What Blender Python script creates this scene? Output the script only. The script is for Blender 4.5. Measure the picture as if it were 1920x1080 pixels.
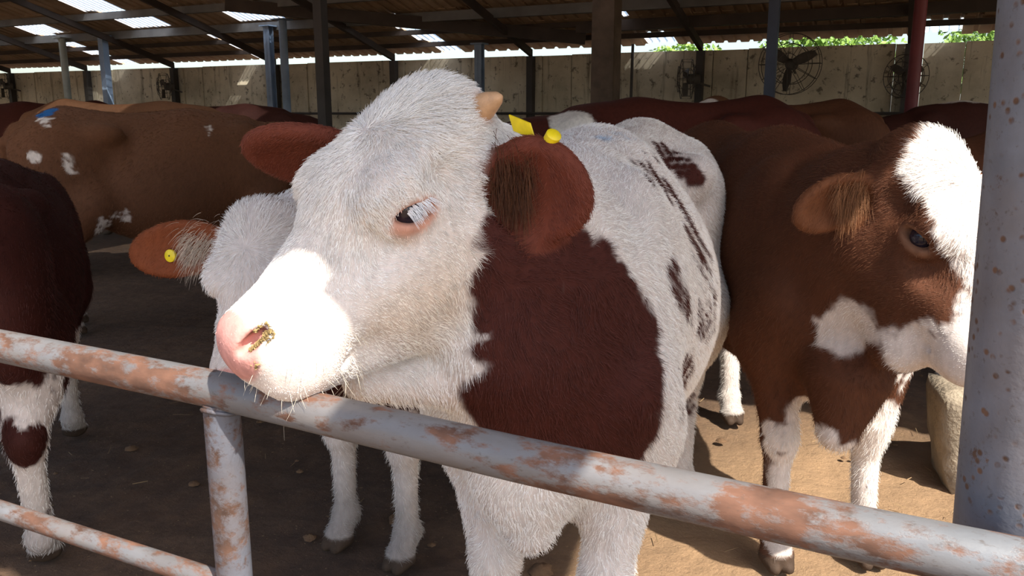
import bpy, math
import numpy as np
from mathutils import Matrix, Vector, Quaternion

for o in list(bpy.data.objects):
    bpy.data.objects.remove(o)
scene = bpy.context.scene
COL = scene.collection

# ------------------------------------------------------------------ camera, sky, sun, exposure
FPX = 1550.0
PITCH = math.atan(327.0 / FPX)
CAM_Z = 1.40
cam_d = bpy.data.cameras.new('camera')
cam_d.sensor_width = 36.0
cam_d.lens = FPX / 1920.0 * 36.0
cam_d.clip_start = 0.05
cam_d.clip_end = 500
cam = bpy.data.objects.new('camera', cam_d)
cam.location = (0, 0, CAM_Z)
cam.rotation_euler = (math.pi / 2 - PITCH, 0, 0)
COL.objects.link(cam)
scene.camera = cam

TO_SUN = Vector((0.45, -0.68, 1.0)).normalized()
world = bpy.data.worlds.new('sky')
scene.world = world
world.use_nodes = True
wn = world.node_tree
wn.nodes.clear()
w_out = wn.nodes.new('ShaderNodeOutputWorld')
w_bg = wn.nodes.new('ShaderNodeBackground')
w_sky = wn.nodes.new('ShaderNodeTexSky')
w_sky.sky_type = 'NISHITA'
w_sky.sun_disc = False
w_sky.sun_elevation = math.asin(TO_SUN.z)
w_sky.sun_rotation = math.atan2(TO_SUN.x, TO_SUN.y)
w_sky.dust_density = 2.5
w_sky.air_density = 1.0
w_bg.inputs['Strength'].default_value = 0.30
wn.links.new(w_sky.outputs[0], w_bg.inputs[0])
wn.links.new(w_bg.outputs[0], w_out.inputs[0])

sun_d = bpy.data.lights.new('sun', 'SUN')
sun_d.energy = 9.0
sun_d.angle = math.radians(0.6)
sun_d.color = (1.0, 0.93, 0.82)
sun = bpy.data.objects.new('sun', sun_d)
sun.rotation_euler = TO_SUN.to_track_quat('Z', 'Y').to_euler()
sun.location = (6, -7, 11)
COL.objects.link(sun)

vs = scene.view_settings
vs.view_transform = 'Standard'
vs.look = 'None'
vs.gamma = 1.0
vs.use_curve_mapping = False
vs.exposure = 0.0
scene.cycles.max_bounces = 8
scene.cycles.diffuse_bounces = 4
scene.cycles.transparent_max_bounces = 8

FUR = 1.0            # multiplies the number of hairs
BARN = -0.455        # heading of the barn: fence, wall and roof run along e1
CB, SB = math.cos(0.455), math.sin(0.455)
RNG = np.random.default_rng(7)


def bw(e1, e2, z=0.0):
    return Vector((e1 * CB + e2 * SB, -e1 * SB + e2 * CB, z))


# ------------------------------------------------------------------ helpers
def lin(r, g, b):
    def f(c):
        c /= 255.0
        return c / 12.92 if c <= 0.04045 else ((c + 0.055) / 1.055) ** 2.4
    return (f(r), f(g), f(b))


def link(o, parent=None):
    COL.objects.link(o)
    if parent is not None:
        o.parent = parent
    return o


def tag(o, label=None, cat=None, group=None, kind=None):
    if label:
        o['label'] = label
    if cat:
        o['category'] = cat
    if group:
        o['group'] = group
    if kind:
        o['kind'] = kind
    return o


def empty(name, loc=(0, 0, 0), rz=0.0):
    o = bpy.data.objects.new(name, None)
    o.empty_display_size = 0.1
    o.location = loc
    o.rotation_euler = (0, 0, rz)
    return link(o)


class MB:
    """collects simple shapes and links them as one mesh object"""
    def __init__(self):
        self.v, self.f = [], []

    def add(self, vs_, fs):
        n = len(self.v)
        self.v += [tuple(p) for p in vs_]
        self.f += [tuple(i + n for i in q) for q in fs]
        return self

    def box(self, x0, x1, y0, y1, z0, z1, M=None):
        p = [Vector((x, y, z)) for x in (x0, x1) for y in (y0, y1) for z in (z0, z1)]
        if M is not None:
            p = [M @ q for q in p]
        return self.add(p, [(0, 1, 3, 2), (4, 6, 7, 5), (0, 4, 5, 1), (2, 3, 7, 6), (0, 2, 6, 4), (1, 5, 7, 3)])

    def tube(self, pts, rad, seg=16, caps=True):
        pts = [Vector(p) for p in pts]
        rr = rad if hasattr(rad, '__len__') else [rad] * len(pts)
        vs_, fs = [], []
        up = None
        for i, p in enumerate(pts):
            t = (pts[min(i + 1, len(pts) - 1)] - pts[max(i - 1, 0)]).normalized()
            if up is None:
                up = Vector((0, 0, 1)) if abs(t.z) < 0.9 else Vector((1, 0, 0))
            a = t.cross(up).normalized()
            b = a.cross(t).normalized()
            up = b
            for k in range(seg):
                w = 2 * math.pi * k / seg
                vs_.append(p + (a * math.cos(w) + b * math.sin(w)) * rr[i])
        for i in range(len(pts) - 1):
            for k in range(seg):
                k2 = (k + 1) % seg
                fs.append((i * seg + k, i * seg + k2, (i + 1) * seg + k2, (i + 1) * seg + k))
        if caps:
            fs.append(tuple(range(seg - 1, -1, -1)))
            fs.append(tuple((len(pts) - 1) * seg + k for k in range(seg)))
        return self.add(vs_, fs)

    def mesh(self, name, mat, smooth=False):
        me = bpy.data.meshes.new(name)
        me.from_pydata(self.v, [], self.f)
        me.update()
        if mat:
            me.materials.append(mat)
        if smooth:
            me.shade_smooth()
        return me

    def build(self, name, mat, parent=None, smooth=False, auto=None):
        me = self.mesh(name, mat, smooth)
        if auto:
            me.shade_smooth()
            me.set_sharp_from_angle(angle=auto)
        return link(bpy.data.objects.new(name, me), parent)


# ------------------------------------------------------------------ materials
class NT:
    def __init__(self, name):
        self.m = bpy.data.materials.new(name)
        self.m.use_nodes = True
        self.t = self.m.node_tree
        self.t.nodes.clear()
        self.out = self.n('ShaderNodeOutputMaterial')
        self.b = self.n('ShaderNodeBsdfPrincipled')
        self.l(self.b.outputs[0], self.out.inputs[0])

    def n(self, ty, **kw):
        x = self.t.nodes.new(ty)
        for k, v in kw.items():
            setattr(x, k, v)
        return x

    def l(self, a, b):
        self.t.links.new(a, b)

    def coord(self, kind='Object', scale=(1, 1, 1)):
        c = self.n('ShaderNodeTexCoord')
        m = self.n('ShaderNodeMapping')
        m.inputs['Scale'].default_value = scale
        self.l(c.outputs[kind], m.inputs[0])
        return m.outputs[0]

    def noise(self, vec, scale, detail=4, rough=0.55, dist=0.0):
        x = self.n('ShaderNodeTexNoise')
        x.inputs['Scale'].default_value = scale
        x.inputs['Detail'].default_value = detail
        x.inputs['Roughness'].default_value = rough
        x.inputs['Distortion'].default_value = dist
        self.l(vec, x.inputs['Vector'])
        return x.outputs['Fac']

    def ramp(self, fac, stops):
        x = self.n('ShaderNodeValToRGB')
        e = x.color_ramp.elements
        while len(e) < len(stops):
            e.new(0.5)
        for i, (p, c) in enumerate(stops):
            e[i].position = p
            e[i].color = (*c, 1) if len(c) == 3 else c
        self.l(fac, x.inputs[0])
        return x.outputs[0]

    def mix(self, fac, a, b, mode='MIX'):
        x = self.n('ShaderNodeMix', data_type='RGBA', blend_type=mode)
        for s, v in ((x.inputs[0], fac), (x.inputs[6], a), (x.inputs[7], b)):
            if hasattr(v, 'is_linked'):
                self.l(v, s)
            elif hasattr(v, '__len__'):
                s.default_value = (*v, 1) if len(v) == 3 else v
            else:
                s.default_value = v
        return x.outputs[2]

    def bump(self, h, strength=0.3, dist=0.01):
        x = self.n('ShaderNodeBump')
        x.inputs['Strength'].default_value = strength
        x.inputs['Distance'].default_value = dist
        self.l(h, x.inputs['Height'])
        self.l(x.outputs[0], self.b.inputs['Normal'])

    def set(self, **kw):
        for k, v in kw.items():
            s = self.b.inputs[k.replace('_', ' ')]
            if hasattr(v, 'is_linked'):
                self.l(v, s)
            elif hasattr(v, '__len__') and len(v) == 3 and s.type == 'RGBA':
                s.default_value = (*v, 1)
            else:
                s.default_value = v
        return self


BW = ((0, 0, 0), (1, 1, 1))


def plain(name, col, rough=0.6, metal=0.0, var=0.15, vs_=6.0, bump=0.0):
    t = NT(name)
    v = t.coord()
    n = t.noise(v, vs_)
    c = t.mix(t.ramp(n, [(0.3, BW[0]), (0.7, BW[1])]), tuple(x * (1 - var) for x in col), tuple(min(1, x * (1 + var)) for x in col))
    t.set(Base_Color=c, Roughness=rough, Metallic=metal)
    if bump:
        t.bump(t.noise(v, vs_ * 8), bump, 0.01)
    return t.m


def painted_pipe(name, paint, rust, rust_lo, rust_hi, spots=False, scale=(1, 1, 1)):
    t = NT(name)
    v = t.coord('Object', scale)
    big = t.noise(v, 8.0, 4, 0.6, 0.4)
    fine = t.noise(v, 38.0, 6, 0.7)
    a = t.n('ShaderNodeMath', operation='MULTIPLY_ADD')
    a.inputs[1].default_value = 0.62
    t.l(fine, a.inputs[0])
    sc = t.n('ShaderNodeMath', operation='MULTIPLY')
    sc.inputs[1].default_value = 0.62
    t.l(big, sc.inputs[0])
    t.l(sc.outputs[0], a.inputs[2])
    m = t.ramp(a.outputs[0], [(rust_lo, BW[0]), (rust_hi, BW[1])])
    if spots:
        vo = t.n('ShaderNodeTexVoronoi')
        vo.inputs['Scale'].default_value = 62
        vo.inputs['Randomness'].default_value = 1
        t.l(v, vo.inputs['Vector'])
        dots = t.ramp(vo.outputs['Distance'], [(0.16, BW[1]), (0.30, BW[0])])
        where = t.ramp(t.noise(v, 30.0, 3), [(0.44, BW[0]), (0.54, BW[1])])
        m = t.mix(1.0, t.mix(1.0, dots, where, 'MULTIPLY'), m, 'LIGHTEN')
    pv = t.mix(t.ramp(t.noise(v, 14.0, 5, 0.6), [(0.35, BW[0]), (0.7, BW[1])]), tuple(x * 0.78 for x in paint), tuple(min(1, x * 1.12) for x in paint))
    rv = t.mix(t.ramp(t.noise(v, 26.0, 4), [(0.35, BW[0]), (0.65, BW[1])]), tuple(x * 0.5 for x in rust), tuple(min(1, x * 1.25) for x in rust))
    stain = t.ramp(t.noise(v, 3.1, 5, 0.65), [(0.40, BW[0]), (0.66, BW[1])])
    pv = t.mix(stain, pv, t.mix(0.45, pv, lin(112, 92, 76)))
    c = t.mix(m, pv, rv)
    dirt = t.ramp(t.noise(v, 90.0, 3, 0.7), [(0.60, BW[0]), (0.70, BW[1])])
    c = t.mix(dirt, c, t.mix(0.6, c, (0.08, 0.06, 0.05)))
    t.set(Base_Color=c, Roughness=t.ramp(m, [(0, (0.42,) * 3), (1, (0.85,) * 3)]), Metallic=0.0)
    inv = t.n('ShaderNodeMath', operation='MULTIPLY_ADD')
    inv.inputs[1].default_value = -0.8
    t.l(m, inv.inputs[0])
    t.l(t.noise(v, 120.0, 3), inv.inputs[2])
    t.bump(inv.outputs[0], 0.35, 0.0015)
    return t.m


M = {}
M['rail'] = painted_pipe('rail_paint', lin(114, 117, 121), lin(108, 76, 60), 0.585, 0.675, scale=(0.5, 1, 1))
M['fence_post'] = painted_pipe('fence_post_paint', lin(90, 96, 108), lin(84, 60, 48), 0.575, 0.67)
M['big_post'] = painted_pipe('big_post_paint', lin(114, 119, 130), lin(104, 76, 58), 0.72, 0.78, spots=True)
M['steel_blue'] = plain('steel_blue', lin(126, 146, 172), 0.5, 0.0, 0.2, 4)
M['steel_pale'] = plain('steel_pale', lin(158, 166, 162), 0.5, 0.0, 0.2, 4)
M['steel_dark'] = plain('steel_dark', lin(58, 54, 52), 0.6, 0.0, 0.3, 4)
M['steel_red'] = plain('steel_red', lin(112, 44, 50), 0.55, 0.0, 0.2, 4)
M['steel_slate'] = plain('steel_slate', lin(66, 78, 102), 0.55, 0.0, 0.2, 4)
M['pillar'] = plain('pillar_brown', lin(92, 78, 66), 0.9, 0.0, 0.35, 5, 0.4)
M['beam'] = plain('beam_grey', lin(104, 104, 104), 0.6, 0.0, 0.3, 3)
M['beam_brown'] = plain('beam_brown', lin(64, 54, 48), 0.8, 0.0, 0.3, 3)
M['fan'] = plain('fan_dark', lin(74, 68, 62), 0.6, 0.0, 0.3, 6)
M['hoof'] = plain('hoof_horn', lin(70, 58, 48), 0.6, 0, 0.3, 20, 0.2)
M['black'] = plain('black_rubber', lin(20, 18, 18), 0.6)
M['yellow'] = plain('tag_yellow', lin(238, 214, 30), 0.4, 0, 0.12, 60)


def m_roof():
    t = NT('roof_sheet_brown')
    v = t.coord()
    c = t.ramp(t.noise(v, 1.3, 6, 0.65), [(0.25, lin(130, 106, 82)), (0.55, lin(178, 152, 124)), (0.8, lin(198, 178, 150))])
    t.set(Base_Color=c, Roughness=0.7)
    return t.m


M['roof'] = m_roof()


def m_skylight():
    t = NT('skylight_sheet')
    tr = t.n('ShaderNodeBsdfTranslucent')
    tr.inputs[0].default_value = (0.92, 0.95, 0.97, 1)
    tp = t.n('ShaderNodeBsdfTransparent')
    tp.inputs[0].default_value = (0.95, 0.97, 1.0, 1)
    mx = t.n('ShaderNodeMixShader')
    v = t.coord()
    f = t.ramp(t.noise(v, 3.0, 4), [(0.3, (0.40,) * 3), (0.7, (0.55,) * 3)])
    t.l(f, mx.inputs[0])
    t.l(tr.outputs[0], mx.inputs[1])
    t.l(tp.outputs[0], mx.inputs[2])
    t.l(mx.outputs[0], t.out.inputs[0])
    return t.m


M['skylight'] = m_skylight()


def m_wall():
    t = NT('wall_concrete')
    v = t.coord('Generated', (1, 1, 1))
    o = t.coord('Object')
    base = t.ramp(t.noise(o, 0.9, 6, 0.65), [(0.28, lin(150, 140, 120)), (0.52, lin(204, 194, 172)), (0.78, lin(228, 220, 200))])
    st = t.coord('Object', (3.2, 1, 0.28))
    streak = t.ramp(t.noise(st, 2.4, 5, 0.7), [(0.56, BW[0]), (0.72, BW[1])])
    c = t.mix(streak, base, t.mix(0.75, base, lin(78, 68, 54)))
    spots = t.ramp(t.noise(o, 9.0, 5, 0.75), [(0.57, BW[0]), (0.64, BW[1])])
    c = t.mix(spots, c, t.mix(0.7, c, lin(58, 48, 40)))
    t.set(Base_Color=c, Roughness=0.95)
    t.bump(t.noise(o, 14, 6, 0.7), 0.4, 0.01)
    return t.m


M['wall'] = m_wall()


def m_ground():
    t = NT('dirt_floor')
    o = t.coord('Object')
    a = t.ramp(t.noise(o, 1.1, 6, 0.7), [(0.25, lin(86, 64, 48)), (0.5, lin(122, 94, 70)), (0.78, lin(150, 118, 88))])
    b = t.ramp(t.noise(o, 11.0, 6, 0.75), [(0.40, BW[0]), (0.62, BW[1])])
    c = t.mix(b, t.mix(0.55, a, lin(60, 44, 34)), a)
    s = t.ramp(t.noise(o, 70.0, 2, 0.5), [(0.68, BW[0]), (0.73, BW[1])])
    c = t.mix(s, c, lin(168, 140, 100))
    # sandy yard; pen soil painted paler for sunlight by the fence, darker for shade
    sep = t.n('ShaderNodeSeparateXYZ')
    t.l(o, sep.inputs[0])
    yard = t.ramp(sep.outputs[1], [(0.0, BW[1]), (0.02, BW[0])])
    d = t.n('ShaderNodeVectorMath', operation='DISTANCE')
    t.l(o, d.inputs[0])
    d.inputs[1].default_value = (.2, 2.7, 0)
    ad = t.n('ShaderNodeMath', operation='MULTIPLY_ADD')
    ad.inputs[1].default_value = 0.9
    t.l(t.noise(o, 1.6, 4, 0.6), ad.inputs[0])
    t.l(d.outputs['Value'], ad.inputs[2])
    dry = t.ramp(ad.outputs[0], [(0.12, BW[1]), (0.21, BW[0])])  # mask of the sun patch, painted lighter than the shaded soil
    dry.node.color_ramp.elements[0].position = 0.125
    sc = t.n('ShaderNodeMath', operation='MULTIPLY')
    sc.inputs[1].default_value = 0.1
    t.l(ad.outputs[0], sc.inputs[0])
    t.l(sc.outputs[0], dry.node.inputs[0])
    damp_shade = t.mix(0.45, c, lin(58, 44, 36))
    sunlit_sand = t.mix(0.6, c, lin(180, 148, 112))
    c = t.mix(dry, damp_shade, sunlit_sand)
    c = t.mix(yard, c, t.mix(0.5, sunlit_sand, lin(160, 136, 106)))
    t.set(Base_Color=c, Roughness=0.95)
    t.bump(t.noise(o, 16, 8, 0.7), 0.9, 0.03)
    return t.m


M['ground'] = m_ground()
M['block'] = plain('block_concrete', lin(150, 138, 120), 0.95, 0, 0.3, 7, 0.8)


# ------------------------------------------------------------------ numpy noise
def _hash(i, j, k):
    h = (i * 374761393 + j * 668265263 + k * 2147483647 + 1274126177) & 0x7fffffff
    h = ((h ^ (h >> 13)) * 1274126177) & 0x7fffffff
    h = ((h ^ (h >> 15)) * 668265263) & 0x7fffffff
    return ((h ^ (h >> 14)) & 0xffff).astype(np.float32) / 32767.5 - 1.0


def vnoise(P, scale):
    q = np.asarray(P, np.float64) * scale
    i = np.floor(q).astype(np.int64)
    f = (q - i)
    f = (f * f * (3 - 2 * f)).astype(np.float32)
    r = 0
    for a in (0, 1):
        for b in (0, 1):
            for c in (0, 1):
                w = (f[:, 0] if a else 1 - f[:, 0]) * (f[:, 1] if b else 1 - f[:, 1]) * (f[:, 2] if c else 1 - f[:, 2])
                r = r + w * _hash(i[:, 0] + a, i[:, 1] + b, i[:, 2] + c)
    return r


# ------------------------------------------------------------------ smooth solid modelling: field of blended shapes -> mesh
class Field:
    def __init__(self):
        self.p = []

    def cone(self, a, b, ra, rb, k=0.05, op='u'):
        a, b = np.array(a, float), np.array(b, float)
        self.p.append(('c', a, b, ra, rb, k, op))

    def ell(self, c, r, R=None, k=0.05, op='u'):
        c, r = np.array(c, float), np.array(r, float)
        R = np.eye(3) if R is None else np.array(R, float)
        self.p.append(('e', c, r, R, None, k, op))

    @staticmethod
    def dist(q, P):
        if q[0] == 'c':
            _, a, b, ra, rb, _, _ = q
            d = b - a
            t = np.clip(((P - a) @ d) / max(d @ d, 1e-12), 0, 1)
            v = P - a - t[:, None] * d
            return np.sqrt((v * v).sum(1)) - (ra + (rb - ra) * t)
        _, c, r, R, _, _, _ = q
        v = (P - c) @ R
        k0 = np.sqrt(((v / r) ** 2).sum(1))
        k1 = np.sqrt(((v / (r * r)) ** 2).sum(1))
        return np.where(k1 > 1e-9, k0 * (k0 - 1) / np.maximum(k1, 1e-9), -r.min())

    def eval(self, P, idx=None):
        d = None
        for q in (self.p if idx is None else [self.p[i] for i in idx]):
            e = self.dist(q, P)
            k, op = q[5], q[6]
            if d is None:
                d = e if op == 'u' else np.full(len(P), 1.0)
                continue
            if op == 'u':
                h = np.clip(0.5 + 0.5 * (e - d) / k, 0, 1)
                d = e * (1 - h) + d * h - k * h * (1 - h)
            else:
                h = np.clip(0.5 - 0.5 * (d + e) / k, 0, 1)
                d = d * (1 - h) - e * h + k * h * (1 - h)
        return d

    def bounds(self):
        lo, hi = [], []
        for q in self.p:
            if q[6] != 'u':
                continue
            if q[0] == 'c':
                lo += [q[1] - q[3], q[2] - q[4]]
                hi += [q[1] + q[3], q[2] + q[4]]
            else:
                e = np.sqrt(((q[3] * q[2]) ** 2).sum(1))
                lo.append(q[1] - e)
                hi.append(q[1] + e)
        return np.min(lo, 0), np.max(hi, 0)

    def mesh(self, vox, clip_z=None):
        B = 8
        lo, hi = self.bounds()
        lo -= vox * 4
        hi += vox * 4
        nb = np.ceil((hi - lo) / (vox * B)).astype(int)
        S = np.full(nb * B + 1, 1.0, np.float32)
        gi = np.stack(np.meshgrid(*[np.arange(n) for n in nb], indexing='ij'), -1).reshape(-1, 3)
        cen = lo + (gi + 0.5) * vox * B
        hd = vox * B * 0.87
        D = np.stack([self.dist(q, cen) for q in self.p], 1)
        tot = self.eval(cen)
        act = np.abs(tot) < hd * 1.35 + 0.02
        ins = (tot < 0) & ~act
        for g in gi[ins]:
            S[g[0] * B:g[0] * B + B + 1, g[1] * B:g[1] * B + B + 1, g[2] * B:g[2] * B + B + 1] = -1.0
        off = np.stack(np.meshgrid(*[np.arange(B + 1)] * 3, indexing='ij'), -1).reshape(-1, 3) * vox
        kk = np.array([q[5] for q in self.p])
        for g, drow in zip(gi[act], D[act]):
            idx = np.nonzero(drow < hd * 1.2 + kk + np.maximum(0.0, 0.03))[0]
            if len(idx) == 0:
                continue
            v = self.eval(lo + g * B * vox + off, idx)
            S[g[0] * B:g[0] * B + B + 1, g[1] * B:g[1] * B + B + 1, g[2] * B:g[2] * B + B + 1] = v.reshape(B + 1, B + 1, B + 1)
        return surface_nets(S, lo, vox)


def surface_nets(S, lo, vox):
    I = S < 0
    n = np.array(S.shape) - 1
    cnt = np.zeros(n, np.int8)
    corners = [(a, b, c) for a in (0, 1) for b in (0, 1) for c in (0, 1)]
    for a, b, c in corners:
        cnt += I[a:a + n[0], b:b + n[1], c:c + n[2]]
    cells = np.argwhere((cnt > 0) & (cnt < 8))
    vid = np.full(n, -1, np.int32)
    vid[cells[:, 0], cells[:, 1], cells[:, 2]] = np.arange(len(cells))
    val = {cr: S[cells[:, 0] + cr[0], cells[:, 1] + cr[1], cells[:, 2] + cr[2]] for cr in corners}
    acc = np.zeros((len(cells), 3))
    num = np.zeros(len(cells))
    for a in corners:
        for ax in range(3):
            if a[ax]:
                continue
            b = list(a)
            b[ax] = 1
            b = tuple(b)
            va, vb = val[a], val[b]
            m = (va < 0) != (vb < 0)
            t = np.where(m, va / np.where(m, va - vb, 1), 0)
            for j in range(3):
                acc[:, j] += np.where(m, a[j] + (t if j == ax else 0), 0)
            num += m
    V = lo + (cells + acc / num[:, None]) * vox
    F = []
    for ax in range(3):
        u, w = (ax + 1) % 3, (ax + 2) % 3
        sl0 = [slice(None)] * 3
        sl1 = [slice(None)] * 3
        sl0[ax] = slice(0, -1)
        sl1[ax] = slice(1, None)
        A, Bq = I[tuple(sl0)], I[tuple(sl1)]
        e = np.argwhere(A != Bq)
        e = e[(e[:, u] > 0) & (e[:, w] > 0) & (e[:, u] < n[u]) & (e[:, w] < n[w]) & (e[:, ax] < n[ax])]
        fl = A[e[:, 0], e[:, 1], e[:, 2]]
        ids = []
        for du, dw in ((1, 1), (0, 1), (0, 0), (1, 0)):
            c = e.copy()
            c[:, u] -= du
            c[:, w] -= dw
            ids.append(vid[c[:, 0], c[:, 1], c[:, 2]])
        q = np.stack(ids, 1)
        q[~fl] = q[~fl][:, ::-1]
        F.append(q)
    F = np.concatenate(F)
    F = F[(F >= 0).all(1)]
    return V.astype(np.float32), F


def np_mesh(name, V, F, mat):
    me = bpy.data.meshes.new(name)
    me.vertices.add(len(V))
    me.vertices.foreach_set('co', V.astype(np.float32).ravel())
    me.loops.add(F.size)
    me.loops.foreach_set('vertex_index', F.astype(np.int32).ravel())
    me.polygons.add(len(F))
    me.polygons.foreach_set('loop_start', np.arange(0, F.size, F.shape[1], dtype=np.int32))
    me.update(calc_edges=True)
    me.shade_smooth()
    me.materials.append(mat)
    return me


def vnormals(V, F):
    a = V[F[:, 2]] - V[F[:, 0]]
    b = V[F[:, 3]] - V[F[:, 1]]
    fn = np.cross(a, b)
    N = np.zeros_like(V)
    for i in range(4):
        np.add.at(N, F[:, i], fn)
    return N / np.maximum(np.linalg.norm(N, axis=1, keepdims=True), 1e-12)


def sstep(a, b, x):
    t = np.clip((x - a) / (b - a), 0, 1)
    return t * t * (3 - 2 * t)


def polyd(P, pts):
    pts = np.atleast_2d(np.array(pts, float))
    if len(pts) == 1:
        return np.linalg.norm(P - pts[0], axis=1)
    d = None
    for a, b in zip(pts[:-1], pts[1:]):
        ab = b - a
        t = np.clip(((P - a) @ ab) / (ab @ ab), 0, 1)
        e = np.linalg.norm(P - a - t[:, None] * ab, axis=1)
        d = e if d is None else np.minimum(d, e)
    return d


# ------------------------------------------------------------------ coat materials
def m_coat():
    t = NT('cattle_coat')
    a = t.n('ShaderNodeAttribute', attribute_name='coat')
    o = t.coord('Object')
    n = t.ramp(t.noise(t.coord('Object', (1, 1, 0.5)), 55, 4, 0.6), [(0.3, (0.80,) * 3), (0.7, (1.06,) * 3)])
    c = t.mix(1.0, a.outputs['Color'], n, 'MULTIPLY')
    t.set(Base_Color=c, Roughness=0.75)
    t.b.inputs['Specular IOR Level'].default_value = 0.2
    t.bump(t.noise(o, 160, 3, 0.6), 0.25, 0.004)
    return t.m


def m_fur():
    t = NT('cattle_fur')
    a = t.n('ShaderNodeAttribute', attribute_name='coat')
    t.set(Base_Color=a.outputs['Color'], Roughness=0.55)
    t.b.inputs['Specular IOR Level'].default_value = 0.25
    return t.m


M['coat'] = m_coat()
M['fur'] = m_fur()


def m_eye():
    t = NT('eyeball_dark')
    t.set(Base_Color=lin(34, 30, 44), Roughness=0.06)
    return t.m


M['eye'] = m_eye()
M['horn'] = plain('horn_tan', lin(206, 164, 124), 0.5, 0, 0.25, 30, 0.2)

WHITE = lin(246, 243, 238)
CREAM = lin(236, 214, 186)
PINK = lin(228, 178, 156)
NOSEPINK = lin(236, 178, 170)


def hair_object(name, roots, dirs, lens, cols, parent, rad=0.0006, npt=4, bend=None, mat=None, tip=0.25):
    N = len(roots)
    t = np.linspace(0, 1, npt)[None, :, None]
    P = roots[:, None, :] + dirs[:, None, :] * lens[:, None, None] * t
    if bend is not None:
        P = P + bend[:, None, :] * lens[:, None, None] * (t ** 2)
    hc = bpy.data.hair_curves.new(name)
    hc.add_curves([npt] * N)
    hc.points.foreach_set('position', P.astype(np.float32).ravel())
    r = hc.attributes.new('radius', 'FLOAT', 'POINT') if 'radius' not in hc.attributes else hc.attributes['radius']
    rr = np.repeat((np.asarray(rad) * np.ones(N))[:, None], npt, 1) * (1 - (1 - tip) * np.linspace(0, 1, npt)[None, :])
    r.data.foreach_set('value', rr.astype(np.float32).ravel())
    ca = hc.attributes.new('coat', 'FLOAT_COLOR', 'CURVE')
    ca.data.foreach_set('color', np.concatenate([cols, np.ones((N, 1))], 1).astype(np.float32).ravel())
    hc.materials.append(mat or M['fur'])
    return link(bpy.data.objects.new(name, hc), parent)


def rot_dir(yaw, pitch, roll=0.0):
    """columns: forward, left, up; yaw is the compass heading of the nose, pitch is nose-down, in degrees"""
    y, b, r = map(math.radians, (yaw, pitch, roll))
    fx = np.array([math.cos(y) * math.cos(b), math.sin(y) * math.cos(b), -math.sin(b)])
    lf = np.cross([0, 0, 1], fx)
    lf /= np.linalg.norm(lf)
    up = np.cross(fx, lf)
    l2 = math.cos(r) * lf + math.sin(r) * up
    return np.stack([fx, l2, np.cross(fx, l2)], 1)


def frame(x, n):
    x = np.array(x, float)
    x /= np.linalg.norm(x)
    n = np.array(n, float)
    n -= x * (n @ x)
    n /= np.linalg.norm(n)
    return np.stack([x, np.cross(n, x), n], 1)


# ------------------------------------------------------------------ cattle
def bez(p0, p1, p2, n):
    t = np.linspace(0, 1, n + 1)[:, None]
    return (1 - t) ** 2 * np.array(p0) + 2 * t * (1 - t) * np.array(p1) + t * t * np.array(p2)


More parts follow.
